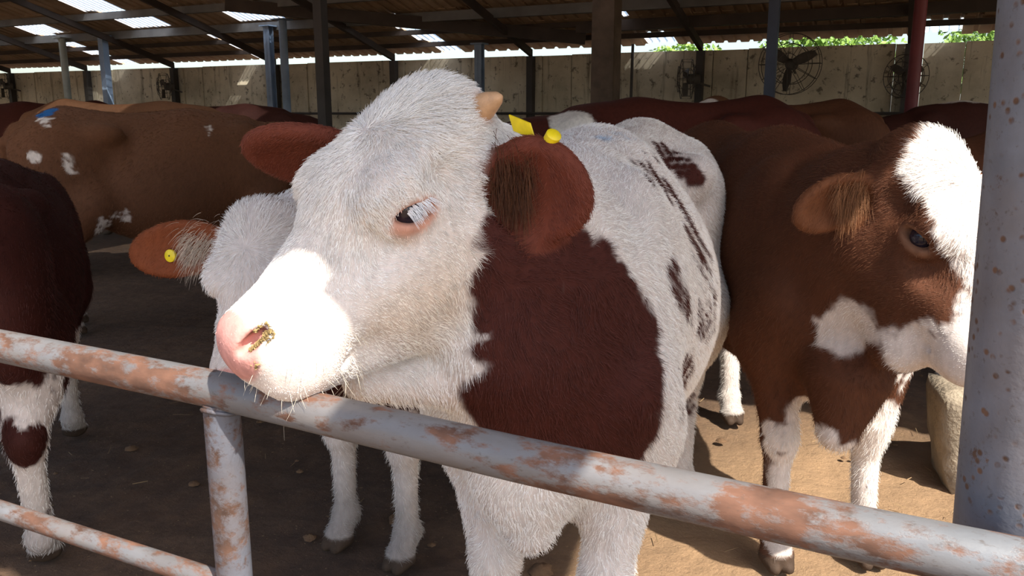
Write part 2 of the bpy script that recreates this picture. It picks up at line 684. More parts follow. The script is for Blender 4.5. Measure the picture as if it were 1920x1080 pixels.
def body_field(F, H, legs, tail=True, girth=1.0):
    def s(*p):
        return np.array(p, float) * H
    g = girth
    F.ell(s(-.40, 0, .98), s(.62, .285 * g, .35), k=.05)
    F.ell(s(-.62, 0, .86), s(.50, .30 * g, .33), k=.10 * H)
    F.cone(s(-.12, 0, 1.23), s(-.45, 0, 1.24), .075 * H, .085 * H, k=.12 * H)
    F.cone(s(-.45, 0, 1.24), s(-1.15, 0, 1.27), .085 * H, .085 * H, k=.12 * H)
    F.ell(s(-1.12, 0, 1.12), s(.32, .24, .22), k=.10 * H)
    F.cone(s(-1.15, 0, 1.26), s(-1.40, 0, 1.22), .085 * H, .05 * H, k=.10 * H)
    for y in (1, -1):
        F.ell(s(-.06, .155 * y, .96), s(.17, .10, .32), frame((1, 0, .25), (0, 1, 0))[:, [0, 2, 1]], k=.08 * H)
        F.cone(s(.06, .15 * y, .88), s(-.06, .175 * y, .74), .105 * H, .10 * H, k=.09 * H)
        F.ell(s(-.93, .20 * y, 1.22), s(.10, .06, .06), k=.08 * H)
        F.ell(s(-1.20, .155 * y, .96), s(.23, .125, .34), k=.09 * H)
        F.ell(s(-1.38, .12 * y, 1.12), s(.07, .06, .09), k=.07 * H)
        F.cone(s(-1.02, .18 * y, .80), s(-1.18, .17 * y, .66), .13 * H, .10 * H, k=.09 * H)
    F.ell(s(.10, 0, .80), s(.16, .14, .20), k=.08 * H)
    F.cone(s(.16, 0, .70), s(.0, 0, .64), .075 * H, .085 * H, k=.07 * H)
    F.cone(s(.0, 0, .66), s(-.5, 0, .66), .08 * H, .12 * H, k=.1 * H)
    for key, y in (('fl', 1), ('fr', -1)):
        dx, dy = legs.get(key, (0, 0))
        w = .135 * y
        F.cone(s(-.04, .165 * y, .76), s(dx * .5, w + dy * .5, .44), .095 * H, .052 * H, k=.06 * H)
        F.ell(s(dx * .5 + .012, w + dy * .5, .42), s(.052, .050, .065), k=.04 * H)
        F.cone(s(dx * .5, w + dy * .5, .40), s(dx, w + dy, .13), .043 * H, .037 * H, k=.03 * H)
        F.ell(s(dx - .005, w + dy, .115), s(.050, .046, .045), k=.03 * H)
        F.cone(s(dx, w + dy, .11), s(dx + .045, w + dy, .05), .042 * H, .048 * H, k=.02 * H)
        for c in (-1, 1):
            F.cone(s(dx + .04, w + dy + .024 * c, .045), s(dx + .085, w + dy + .022 * c, .022), .034 * H, .020 * H, k=.008 * H)
    for key, y in (('hl', 1), ('hr', -1)):
        dx, dy = legs.get(key, (0, 0))
        w = .16 * y
        F.cone(s(-1.12, .175 * y, .72), s(-1.28 + dx * .5, w + dy * .5, .50), .115 * H, .060 * H, k=.07 * H)
        F.cone(s(-1.22 + dx * .5, w + dy * .5, .56), s(-1.33 + dx * .5, w + dy * .5, .50), .05 * H, .036 * H, k=.05 * H)
        F.ell(s(-1.29 + dx * .5, w + dy * .5, .47), s(.058, .046, .07), k=.04 * H)
        F.cone(s(-1.285 + dx * .5, w + dy * .5, .46), s(-1.24 + dx, w + dy, .13), .047 * H, .040 * H, k=.03 * H)
        F.ell(s(-1.245 + dx, w + dy, .115), s(.052, .048, .045), k=.03 * H)
        F.cone(s(-1.24 + dx, w + dy, .11), s(-1.195 + dx, w + dy, .05), .043 * H, .048 * H, k=.02 * H)
        for c in (-1, 1):
            F.cone(s(-1.20 + dx, w + dy + .024 * c, .045), s(-1.155 + dx, w + dy + .022 * c, .022), .034 * H, .020 * H, k=.008 * H)
    if tail:
        T = [s(-1.40, 0, 1.24), s(-1.475, .0, 1.16), s(-1.49, .01, .95), s(-1.475, .015, .70), s(-1.465, .02, .52)]
        R_ = [.04, .032, .026, .022, .030]
        for a, b, ra, rb in zip(T[:-1], T[1:], R_[:-1], R_[1:]):
            F.cone(a, b, ra * H, rb * H, k=.03 * H)
        F.ell(s(-1.46, .02, .46), s(.04, .04, .12), k=.03 * H)


EYE = (.143, .0885, -.072)


def head_field(F, hp, hv, hs, detail=True):
    """hp: head-local point -> body-local, hv: head-local direction matrix, hs: scale"""
    def e(c, r, k=.04, op='u', R=None):
        F.ell(hp(c), np.array(r) * hs, hv if R is None else hv @ R, k=k * hs, op=op)

    def c(a, b, ra, rb, k=.04, op='u'):
        F.cone(hp(a), hp(b), ra * hs, rb * hs, k=k * hs, op=op)
    e((.03, 0, -.09), (.10, .098, .11), .05)
    e((-.02, 0, -.021), (.055, .088, .048), .045)
    e((.09, 0, -.056), (.125, .113, .066), .05)
    c((.16, 0, -.106), (.35, 0, -.148), .078, .056, .05)
    e((.360, 0, -.162), (.050, .070, .060), .03)
    e((.388, 0, -.142), (.026, .054, .042), .025)
    for y in (1, -1):
        e((.140, .080 * y, -.042), (.054, .034, .030), .025)
        c((.17, .052 * y, -.15), (.33, .040 * y, -.165), .048, .042, .04)
        c((.11, .068 * y, -.12), (.22, .055 * y, -.145), .042, .038, .03)
        c((.07, .060 * y, -.19), (.19, .048 * y, -.20), .072, .056, .04)
        c((.08, .046 * y, -.272), (.30, .028 * y, -.232), .046, .027, .04)
        e((.345, .036 * y, -.195), (.058, .040, .038), .025)
    e((.332, 0, -.226), (.053, .044, .027), .02)
    e((.02, 0, -.235), (.10, .075, .09), .06)
    if detail:
        for y in (1, -1):
            # mouth line, nostrils, eye lids and slit
            c((.388, .022 * y, -.211), (.300, .075 * y, -.206), .0035, .004, .010, 's')
            c((.394, .0, -.212), (.386, .024 * y, -.211), .0035, .0035, .010, 's')
            rn = frame((-.74, .52 * y, .42), (.66, .70 * y, .25))
            e((.392, .044 * y, -.116), (.025, .0095, .026), .007, 's', rn)
            e((.366, .056 * y, -.102), (.010, .010, .013), .008, 's', rn)
            e((.205, .104 * y, -.098), (.034, .022, .024), .030, 's')
            e((.075, .118 * y, -.055), (.035, .022, .028), .030, 's')
            e((.143, .094 * y, -.074), (.044, .022, .032), .020)
            re = frame((.97, 0, .24), (-.24, 0, .97))
            e((.143, .114 * y, -.074), (.033, .030, .0125), .008, 's', re)


def ear_field(F, base, d, n, L, W, cup=.5, th=.010):
    """leaf shaped ear: base point, direction, normal of the open side"""
    Rm = frame(d, n)
    d, w, n = Rm[:, 0], Rm[:, 1], Rm[:, 2]
    base = np.array(base, float)
    F.cone(base - d * .02, base + d * L * .22, .035, .032, k=.03)
    c = base + d * L * .56
    F.ell(c, (L * .50, W * .5, .030), Rm, k=.025)
    F.ell(c + n * (.030), (L * .44, W * .44, .030), Rm, k=.012, op='s')


def make_cow(sp):
    H = sp.get('H', 1.0)
    root = empty('cow', (sp['loc'][0], sp['loc'][1], 0), math.radians(sp['head_dir']))
    tag(root, sp['label'], 'cow', 'cattle in the barn pen')
    yaw = math.radians(sp['head_dir'])
    Rb = np.array([[math.cos(yaw), -math.sin(yaw), 0], [math.sin(yaw), math.cos(yaw), 0], [0, 0, 1]])
    T = np.array([sp['loc'][0], sp['loc'][1], 0.0])

    def w2l(p):
        return (np.asarray(p, float) - T) @ Rb
    ho, hyaw, hpit, hrol, hs = sp['head']
    Rw = rot_dir(hyaw, hpit, hrol)
    hv = Rb.T @ Rw
    h0 = w2l(ho)

    def hp(c):
        return h0 + hv @ (np.array(c, float) * hs)
    hq = hp
    F = Field()
    body_field(F, H, sp.get('legs', {}), girth=sp.get('girth', 1.0))
    # neck
    nb = sp.get('neck_bulge', 0.16)
    for (b0, rb, hc, rh, fw) in (((-.08, 0, 1.10), .13, (.0, 0, -.135), .080, nb), ((.0, 0, 1.02), .205, (.0, 0, -.16), .11, nb), ((.09, 0, .90), .15, (.05, 0, -.25), .075, nb * .8)):
        p0 = np.array(b0) * H
        p2 = hq(hc)
        p1 = p0 + np.array([fw, 0, .10]) * H
        pts = bez(p0, p1, p2, 5)
        rr = np.linspace(rb * H, rh * hs, 6)
        for i in range(5):
            F.cone(pts[i], pts[i + 1], rr[i], rr[i + 1], k=.07)
    for kind, *a in sp.get('extra', []):
        if kind == 'c':
            F.cone(w2l(a[0]), w2l(a[1]), a[2], a[3], k=a[4])
        else:
            F.ell(w2l(a[0]), a[1], k=a[2])
    head_field(F, hp, hv, hs, detail=sp.get('detail', True))
    ears = sp.get('ears', {})
    EAR = []
    for side, y in (('l', 1), ('r', -1)):
        e = ears.get(side, {})
        base = np.array(e['base'] if 'base' in e else (.01, .095 * y, -.085))
        d = e.get('dir', (-.12, .95 * y, -.22))
        n = e.get('normal', (.75, .1 * y, -.35))
        L, W = e.get('L', .19), e.get('W', .115)
        bl, dl, nl = hq(base), hv @ np.array(d, float), hv @ np.array(n, float)
        ear_field(F, bl, dl, nl, L * hs, W * hs)
        EAR.append((bl, frame(dl, nl), L * hs, W * hs))
    V, Fc = F.mesh(sp.get('vox', .012))
    V = V.astype(np.float64)
    N = vnormals(V, Fc)
    nv = len(V)
    # region fields
    Hl = (V - h0) @ hv / hs                      # head-local coordinates
    dhead = np.minimum(polyd(Hl, [(.02, 0, -.08), (.36, 0, -.15)]) - .125, polyd(Hl, [(.08, 0, -.23), (.32, 0, -.21)]) - .085)
    near_head = sstep(.06, -.01, dhead)
    ear_m = np.zeros(nv)
    ear_in = np.zeros(nv)
    for bl, Rm, L, W in EAR:
        q = (V - bl) @ Rm
        m = sstep(1.25, 1.12, np.sqrt(((q[:, 0] - .56 * L) / (.5 * L)) ** 2 + (q[:, 1] / (.5 * W)) ** 2)) * (np.abs(q[:, 2]) < .036) * sstep(.0, .03, q[:, 0])
        ear_m = np.maximum(ear_m, m)
        ear_in = np.maximum(ear_in, m * ((N @ Rm[:, 2]) > .2))
    B = V / H
    ctx = dict(V=V, B=B, Hl=Hl, N=N, near_head=near_head, ear=ear_m, ear_in=ear_in)
    nz = 0.022 * vnoise(V, 9) + 0.012 * vnoise(V, 26) + 0.006 * vnoise(V, 70)
    ctx['nz'] = nz
    col = np.tile(np.array(sp['base']), (nv, 1)) * (1 + .10 * vnoise(V + 3, 4)[:, None])
    ln = np.full(nv, sp.get('fur_len', .016))
    den = np.ones(nv)

    def lay(mask, c):
        nonlocal col
        col = col * (1 - mask[:, None]) + np.array(c)[None, :] * mask[:, None]
    ctx['lay'] = lay

    def stroke(pts, r, c, fr='b', soft=.008, amp=1.0):
        P = {'b': B, 'h': Hl}[fr]
        d = polyd(P, pts) - r + nz * amp
        lay(sstep(soft, -soft, d), c)
    ctx['stroke'] = stroke

    def dots(pts, r, c, soft=.008, amp=1.0):
        """patch given as many points of the hide in body coordinates"""
        pts = np.array(pts, float)
        near = ((B > pts.min(0) - .1) & (B < pts.max(0) + .1)).all(1)
        m = np.zeros(nv)
        q = B[near]
        d = np.full(len(q), 9.0)
        for p_ in pts:
            d = np.minimum(d, ((q - p_) ** 2).sum(1))
        m[near] = sstep(soft, -soft, np.sqrt(d) - r + nz[near] * amp)
        lay(m, c)
    ctx['dots'] = dots
    sp['paint'](ctx)
    # nose and lips are bare and pink
    if sp.get('detail', True):
        pad = sstep(1.18, .96, np.linalg.norm((Hl - np.array([.402, 0, -.128])) / np.array([.036, .054, .046]), axis=1))
        nc = sp.get('nose', NOSEPINK)
        lay(pad, nc)
        den *= 1 - .97 * pad
        for y in (1, -1):
            dn = np.linalg.norm((Hl - np.array([.380, .040 * y, -.116])) / np.array([.017, .014, .011]), axis=1)
            lay(sstep(1.2, .6, dn), (nc[0] * .32, nc[1] * .18, nc[2] * .18))
            de = np.linalg.norm((Hl - np.array([.145, .100 * y, -.077])) / np.array([.039, .05, .023]), axis=1)
            m = sstep(1.15, .80, de)
            lay(m * (near_head > .5), sp.get('lid', PINK))
            den *= 1 - .95 * m
            ln *= 1 - .5 * sstep(2.2, 1.0, de)
    # hooves
    hoof = sstep(.062, .050, B[:, 2] + .25 * nz)
    lay(hoof, lin(66, 54, 46))
    den *= 1 - hoof
    mud = sstep(.42, .05, B[:, 2] + 1.2 * nz) * sp.get('mud', .5)
    lay(mud, lin(92, 78, 64))
    # fur length by region
    muzz = sstep(.18, .36, Hl[:, 0]) * near_head
    ln = ln * (1 - .62 * muzz)
    cheek = sstep(-.06, -.14, Hl[:, 2]) * near_head
    ln = ln * (1 - .40 * cheek)
    ln = ln * (1 - .45 * ear_m)
    poll = np.clip(1 - np.linalg.norm((Hl - np.array([.03, 0, .0])) / np.array([.10, .10, .07]), axis=1), 0, 1)
    ln = ln * (1 + sp.get('poll', 1.2) * np.sqrt(poll))
    ln = ln * (1 + .3 * vnoise(V, 12))
    me = np_mesh('cow_body', V, Fc, M['coat'])
    ca = me.attributes.new('coat', 'FLOAT_COLOR', 'POINT')
    skin = col * (np.array([.80, .74, .72]) if sp.get('fur', 0) else 1.0)
    ca.data.foreach_set('color', np.concatenate([np.clip(skin, 0, 1), np.ones((nv, 1))], 1).astype(np.float32).ravel())
    body = link(bpy.data.objects.new('body', me), root)
    # eyes
    if sp.get('detail', True):
        for y in (1, -1):
            mb = MB()
            cen = np.array([EYE[0], EYE[1] * y, EYE[2]])
            rad = .0235
            vs_, fs = [], []
            nu, nvv = 14, 20
            for i in range(nu + 1):
                for j in range(nvv):
                    th, ph = math.pi * i / nu, 2 * math.pi * j / nvv
                    vs_.append(hq(cen) + hv @ (hs * rad * np.array([math.sin(th) * math.cos(ph), math.cos(th) * y, math.sin(th) * math.sin(ph)])))
            for i in range(nu):
                for j in range(nvv):
                    j2 = (j + 1) % nvv
                    fs.append((i * nvv + j, i * nvv + j2, (i + 1) * nvv + j2, (i + 1) * nvv + j))
            mb.add(vs_, fs)
            eo = mb.build('eye', M['eye'], root, smooth=True)
    # fur
    n = int(sp.get('fur', 0) * FUR)
    rng = np.random.default_rng(sp.get('seed', 1))
    if n:
        tri = np.concatenate([Fc[:, [0, 1, 2]], Fc[:, [0, 2, 3]]])
        A = .5 * np.linalg.norm(np.cross(V[tri[:, 1]] - V[tri[:, 0]], V[tri[:, 2]] - V[tri[:, 0]]), axis=1)
        wt = 1 + (sp.get('head_density', 2.5) - 1) * near_head + 1.0 * ear_m
        if 'density' in sp:
            wt = wt * sp['density'](ctx)
        Wt = A * (wt * den)[tri].mean(1)
        ti = rng.choice(len(tri), n, p=Wt / Wt.sum())
        u = np.sqrt(rng.random(n))
        v = rng.random(n)
        bc = np.stack([1 - u, u * (1 - v), u * v], 1)
        t = tri[ti]

        def ip(X):
            return (X[t] * (bc[:, :, None] if X.ndim == 2 else bc)).sum(1)
        P, Nn, L_, C_ = ip(V), ip(N), ip(ln), ip(col)
        Nn /= np.linalg.norm(Nn, axis=1, keepdims=True)
        Hp = ip(Hl)
        nh = ip(near_head)
        em = ip(ear_m)
        # lay of the coat: backwards and down on the body, away from the whorl on the face
        bd = np.tile(np.array([-.75, 0, -.65]), (n, 1))
        bd[:, 2] = np.where(P[:, 2] > 1.12 * H, -.15, -.75)
        hd = Hp - np.array([.10, 0, .01])
        hd[:, 2] *= .8
        hd /= np.maximum(np.linalg.norm(hd, axis=1, keepdims=True), 1e-6)
        down = np.array([-.55, 0, -.75])
        ck = sstep(-.08, -.15, Hp[:, 2])[:, None]
        hd = hd * (1 - ck) + down * ck
        fl = bd * (1 - nh[:, None]) + (hd @ hv.T) * nh[:, None]
        for bl, Rm, L, W in EAR:
            q = (P - bl) @ Rm
            m = (em > .3) & (np.linalg.norm(P - bl, axis=1) < L * 1.2)
            ed = Rm[:, 0] * .8 + np.array([0, 0, -.5])
            fl[m] = ed
        jit = np.stack([vnoise(P, 22), vnoise(P + 11, 22), vnoise(P + 23, 22)], 1) * sp.get('swirl', .55)
        fl = fl + jit + rng.normal(0, .18, (n, 3))
        fl -= Nn * (fl * Nn).sum(1, keepdims=True)
        fl /= np.maximum(np.linalg.norm(fl, axis=1, keepdims=True), 1e-6)
        lift = sp.get('lift', .55) + .25 * rng.random(n)
        D = fl + Nn * lift[:, None]
        D /= np.linalg.norm(D, axis=1, keepdims=True)
        L_ = L_ * (.6 + .7 * rng.random(n))
        C_ = np.clip(C_ * (1 + rng.normal(0, .12, (n, 1)) + .10 * vnoise(P, 70)[:, None] + .07 * vnoise(P + 5, 14)[:, None]), 0, 1)
        bend = -Nn * (.30 * lift)[:, None] + np.array([0, 0, -.10]) + rng.normal(0, .06, (n, 3))
        fo = hair_object('fur', P - Nn * .001, D, L_, C_, root, rad=sp.get('fur_rad', .00055), bend=bend)
        fo['kind'] = 'stuff'
        fo['label'] = sp.get('fur_label', 'short coat of hair')
    for (bl, Rm, L, W), on in zip(EAR, sp.get('ear_hair', (0, 0))):
        if not on:
            continue
        ne = int(750 * on * FUR)
        a_, b_ = rng.random(ne), rng.normal(0, .17, ne)
        P = bl + Rm[:, 0] * ((.08 + .42 * a_) * L)[:, None] + Rm[:, 1] * (b_ * W)[:, None] + Rm[:, 2] * (.002 + .012 * rng.random(ne))[:, None]
        D = Rm[:, 0] * .45 + Rm[:, 2] * .55 + Rm[:, 1] * (b_ * 1.2)[:, None] + np.array([0, 0, -.55]) + rng.normal(0, .22, (ne, 3))
        D /= np.linalg.norm(D, axis=1, keepdims=True)
        cc = np.array(sp.get('ear_hair_col', lin(120, 78, 48)))[None, :] * rng.uniform(.35, 1.2, (ne, 1))
        eo = hair_object('ear_hair', P, D, rng.uniform(.018, .042, ne) * hs, np.clip(cc, 0, 1), root, rad=.0005, npt=5, bend=np.tile(np.array([0, 0, -.45]), (ne, 1)))
        eo['kind'] = 'stuff'
    return dict(root=root, body=body, hp=hp, hq=hq, hv=hv, hs=hs, EAR=EAR, ctx=ctx, V=V, N=N, col=col, w2l=w2l, Rb=Rb, T=T)


# ------------------------------------------------------------------ the barn: ground, wall, roof
def axis(lo, hi, near_lo, near_hi, fine, coarse):
    a = [near_lo]
    while a[0] > lo:
        a.insert(0, a[0] - coarse)
    b = np.arange(near_lo, near_hi, fine)[1:].tolist()
    c = [near_hi]
    while c[-1] < hi:
        c.append(c[-1] + coarse)
    return np.array(a + b + c)


ax, ay = axis(-60, 40, -4.5, 2.5, .035, .7), axis(-40, 45, .6, 5.0, .035, .7)
gx, gy = np.meshgrid(ax, ay, indexing='ij')
gp = np.stack([gx.ravel(), gy.ravel(), np.zeros(gx.size)], 1)
gz = .010 * vnoise(gp, 1.7) + .008 * vnoise(gp, 6) + .006 * vnoise(gp, 17) - .012
gp[:, 2] = gz
ni, nj = len(ax), len(ay)
ii = (np.arange(ni - 1)[:, None] * nj + np.arange(nj - 1)[None, :]).ravel()
gf = np.stack([ii, ii + nj, ii + nj + 1, ii + 1], 1)
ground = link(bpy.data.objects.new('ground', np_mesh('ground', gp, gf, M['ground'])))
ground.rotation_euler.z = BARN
tag(ground, 'trampled brown dirt floor of the cattle pen', 'ground', kind='structure')

WD = 12.0
POSTS = [-31.3, -28.6, -26.0, -23.3, -20.7, -18.0, -15.54, -13.07, -10.55, -8.01, -5.5, -2.89, -0.25, 2.4, 5.0, 7.6]
wall = empty('wall_back', bw(0, WD, 0), BARN)
tag(wall, 'stained pale concrete back wall of the barn', 'wall', kind='structure')
for a, b in zip(POSTS[:-1], POSTS[1:]):
    MB().box(a + .16, a + .62, 0, .18, -.05, 2.265).build('wall_panel', M['wall'], wall)
    MB().box(a + .63, b - .17, .02, .18, -.05, 2.275).build('wall_panel', M['wall'], wall)
    MB().box(b - .16, b + .15, -.03, .18, -.05, 2.265).build('pilaster', M['wall'], wall)

SL = 0.28
FAR_Z, RIDGE = 2.43, 6.2
NEAR_Z = FAR_Z + SL * (12.1 - RIDGE) - SL * RIDGE


def zr(e2):
    return FAR_Z + SL * (12.1 - e2) if e2 >= RIDGE else NEAR_Z + SL * e2


def sheet(e1a, e1b, e2a, e2b, parent, mat, name, lift=0.0, pitch=.19):
    """corrugated roofing sheet with trapezoid ribs, 0.8 mm steel drawn with some thickness"""
    xs, zs = [], []
    n = max(1, round((e1b - e1a) / pitch))
    w = (e1b - e1a) / n
    for i in range(n):
        x = e1a + i * w
        xs += [x, x + w * .62, x + w * .70, x + w * .92]
        zs += [0, 0, .028, .028]
    xs.append(e1b)
    zs.append(0)
    vs_, fs = [], []
    for e2 in (e2a, e2b):
        for x, z in zip(xs, zs):
            vs_.append((x, e2, zr(e2) + z + lift))
        for x, z in zip(xs, zs):
            vs_.append((x, e2, zr(e2) + z + lift + .006))
    m = len(xs)
    for i in range(m - 1):
        fs.append((i, i + 1, 2 * m + i + 1, 2 * m + i))
        fs.append((m + i, 3 * m + i, 3 * m + i + 1, m + i + 1))
        fs.append((i, m + i, m + i + 1, i + 1))
        fs.append((2 * m + i, 2 * m + i + 1, 3 * m + i + 1, 3 * m + i))
    fs += [(0, 2 * m, 3 * m, m), (m - 1, 2 * m - 1, 4 * m - 1, 3 * m - 1)]
    return MB().add(vs_, fs).build(name, mat, parent)


roof = empty('roof', bw(0, RIDGE, 0), BARN)
roof.location = (0, 0, 0)
tag(roof, 'low pitched barn roof of brown corrugated sheets with skylight strips', 'roof', kind='structure')
E1A, E1B = -32.0, 8.0
ROWS = [(6.2, 9.1, [(-16.6, -15.9), (-3.7, -3.3)]),
        (9.1, 9.9, [(-12.75, -11.85), (-16.2, -15.3)]),
        (9.9, 10.65, [(-17.2, -16.3), (-15.15, -14.3), (-12.5, -11.57), (-10.05, -9.1)]),
        (10.65, 11.25, [(-15.1, -14.65), (-11.25, -10.98), (-7.45, -7.05), (-3.88, -3.70)]),
        (11.25, 11.75, [(-15.05, -14.6), (-11.2, -10.93), (-7.38, -6.94)]),
        (11.75, 12.2, [(-14.85, -14.4), (-11.18, -10.92), (-7.25, -6.85), (-3.74, -3.30), (-.12, .32)])]
for r0, r1, sky in ROWS:
    x = E1A
    for s0, s1 in sorted(sky) + [(E1B, None)]:
        n = max(1, round((s0 - x) / .92))
        for i in range(n):
            sheet(x + (s0 - x) * i / n - .004, x + (s0 - x) * (i + 1) / n, r0 - .07, r1 + .07, roof, M['roof'], 'roof_sheet', lift=.004 * (i % 2))
        if s1 is not None:
            sheet(s0, s1, r0 + .05, r1 - .03, roof, M['skylight'], 'skylight', pitch=.1)
            x = s1
# unseen near slope above the fence; sheet ends and gap shaped to place sunlight
SHADE_EAVES = [(-32, -12.2, .5, 'r'), (-12.2, -11.6, .5, 's'), (-11.6, -5.2, .5, 'r'), (-5.2, -4.7, .5, 's'), (-4.7, -.13, .40, 'r'), (-.13, .13, .45, 'r'), (.13, .28, .425, 'r'), (.28, .69, .29, 'r'), (.69, 1.0, .45, 'r'),
         (1.0, 2.7, 2.7, 'r'), (2.7, 8, .4, 'r')]
for a, b, ev, kind in SHADE_EAVES:
    n = max(1, round((b - a) / .95))
    for i in range(n):
        sheet(a + (b - a) * i / n, a + (b - a) * (i + 1) / n, ev, RIDGE + .03, roof, M['roof'] if kind == 'r' else M['skylight'], 'roof_sheet' if kind == 'r' else 'skylight', lift=.003 * (i % 2))  # unseen skylight strips added here to brighten the interior


def e1beam(name, e2, w, h, mat, a=E1A, b=E1B, dz=0.0, label=None):
    o = MB().box(a, b, e2 - w / 2, e2 + w / 2, zr(e2) - h - .012 + dz, zr(e2) - .012 + dz).build(name, mat)
    o.rotation_euler.z = BARN
    if label:
        tag(o, label, 'beam', kind='structure')
    return o


e1beam('beam', 10.65, .09, .13, M['beam'], label='grey steel beam resting on the row of thin posts')
e1beam('beam', 9.9, .08, .11, M['beam'], label='grey steel purlin nearest the top of the picture')
for i, (e, lab) in enumerate(((11.25, 'dark roof purlin midway between the back wall and the posts'), (11.75, 'dark roof purlin just inside the back wall'), (9.1, 'roof purlin high under the far slope'), (6.3, 'ridge beam of the barn roof'), (3.4, 'roof purlin above the cattle on the near slope'))):
    e1beam('purlin', e, .05, .07, M['beam_brown'], label=lab)
for k, a in enumerate(POSTS):
    mb = MB()
    for e2a, e2b in ((6.2, 11.9),):
        z0, z1 = zr(e2a) - .13, zr(e2b) - .13
        vs_ = [(a + dx, e2, z + dz) for e2, z in ((e2a, z0), (e2b, z1)) for dx in (-.03, .03) for dz in (-.10, 0)]
        mb.add(vs_, [(0, 1, 3, 2), (4, 6, 7, 5), (0, 4, 5, 1), (2, 3, 7, 6), (0, 2, 6, 4), (1, 5, 7, 3)])
    o = mb.build('rafter', M['beam_brown'])
    o.rotation_euler.z = BARN
    tag(o, 'dark rafter, number %d from the far end, above the back wall' % (k + 1), 'rafter', 'dark rafters over the back wall', kind='structure')


def beam_between(name, p, q, w, h, mat, label):
    p, q = Vector(p), Vector(q)
    d = (q - p).normalized()
    s = d.cross(Vector((0, 0, 1))).normalized() * w / 2
    u = s.cross(d).normalized() * h
    vs_ = [c + a + b for c in (p, q) for a in (-s, s) for b in (-u, Vector((0, 0, 0)))]
    o = MB().add(vs_, [(0, 1, 3, 2), (4, 6, 7, 5), (0, 4, 5, 1), (2, 3, 7, 6), (0, 2, 6, 4), (1, 5, 7, 3)]).build(name, mat)
    o.rotation_euler.z = BARN
    tag(o, label, 'beam', kind='structure')
    return o


beam_between('valley_beam', (-9.4, 9.66, zr(9.66) - .06), (-4.45, 11.50, zr(11.50) - .06), .16, .17, M['beam_brown'], 'thick dark brown beam slanting down to the brown pillar')
beam_between('valley_beam', (-4.45, 11.18, zr(11.18) - .06), (7.5, 10.95, zr(10.95) - .06), .14, .13, M['beam_brown'], 'dark beam running from the brown pillar to the far side')


# ------------------------------------------------------------------ posts, rails, fans
def post(e1, e2, r, mat, label, shape='round', top=None, name='barn_post', ring=True):
    top = top if top else zr(e2) - .14
    root = empty(name, bw(e1, e2, 0), BARN)
    tag(root, label, 'post')
    if shape == 'round':
        MB().tube([(0, 0, -.05), (0, 0, top)], r, 20).build('shaft', mat, root, auto=.7)
    elif shape == 'h':
        mb = MB()
        mb.box(-r, r, -r, -r + .012, -.05, top).box(-r, r, r - .012, r, -.05, top).box(-.006, .006, -r, r, -.05, top)
        mb.build('shaft', mat, root)
    else:
        MB().box(-r, r, -r, r, -.05, top).build('shaft', mat, root)
    MB().box(-r * 1.8, r * 1.8, -r * 1.8, r * 1.8, top, top + .02).build('top_plate', mat, root)
    MB().box(-r * 1.8, r * 1.8, -r * 1.8, r * 1.8, -.03, .012).build('base_plate', mat, root)
    return root


post(-14.29, 10.5, .062, M['steel_pale'], 'pale round steel post over the rump of the tan cow')
post(-13.21, 10.5, .060, M['steel_blue'], 'pale blue square steel post next to the pale round post, over the tan cow', 'box')
post(-9.41, 10.5, .055, M['steel_blue'], 'pale blue post standing just beside a round blue post', 'h')
post(-8.94, 10.3, .062, M['steel_blue'], 'round blue steel post right beside a flanged blue post')
post(-5.98, 7.5, .055, M['steel_dark'], 'dark steel post rising behind the big far ear of the white-headed calf', 'box')
post(-5.91, 11.0, .055, M['steel_blue'], 'pale blue steel post behind the horn of the white-headed calf', 'h', top=2.38)
post(-3.06, 8.5, .12, M['pillar'], 'thick rough brown pillar under the slanting beam', 'box')
post(-1.46, 9.0, .05, M['steel_slate'], 'slate blue post in front of the large round fan', 'box')
post(-.13, 9.0, .058, M['steel_red'], 'dark red steel post beside the skylight on the far side', 'round')
for e1, lab in ((-18.0, 'dark steel stanchion against the wall, nearest the picture edge over the tan cow'),
                (-15.54, 'dark steel stanchion against the wall between the pale round post and the square blue post'),
                (-13.07, 'dark steel stanchion against the wall holding the edge-on fan over the tan cow'),
                (-10.55, 'dark steel stanchion against the wall just before the pair of blue posts'),
                (-8.01, 'dark steel stanchion against the wall above the poll of the front calf'),
                (-5.5, 'dark steel stanchion against the wall beyond the horn of the front calf'),
                (-2.89, 'dark steel stanchion against the wall beside the fan next to the brown pillar'),
                (-.25, 'dark steel stanchion against the wall close behind the dark red post')):
    o = MB().box(e1 - .05, e1 + .05, WD - .16, WD - .05, -.05, zr(12.0) - .2).build('wall_post', M['steel_dark'])
    o.rotation_euler.z = BARN
    tag(o, lab, 'post', 'dark stanchions along the back wall')
o = MB().tube([(-3.9, WD - .1, 0), (-3.88, WD - .1, 2.38)], .022, 8).build('conduit_pipe', M['steel_dark'])
o.rotation_euler.z = BARN
tag(o, 'thin dark pipe running up the wall beside the brown pillar', 'pipe')
o = MB().tube([(E1A, WD - .4, 1.405), (E1B, WD - .4, 1.40)], .02, 8).build('far_rail', M['steel_dark'])
o.rotation_euler.z = BARN
tag(o, 'dark horizontal rail running along the back wall behind the cattle', 'rail')


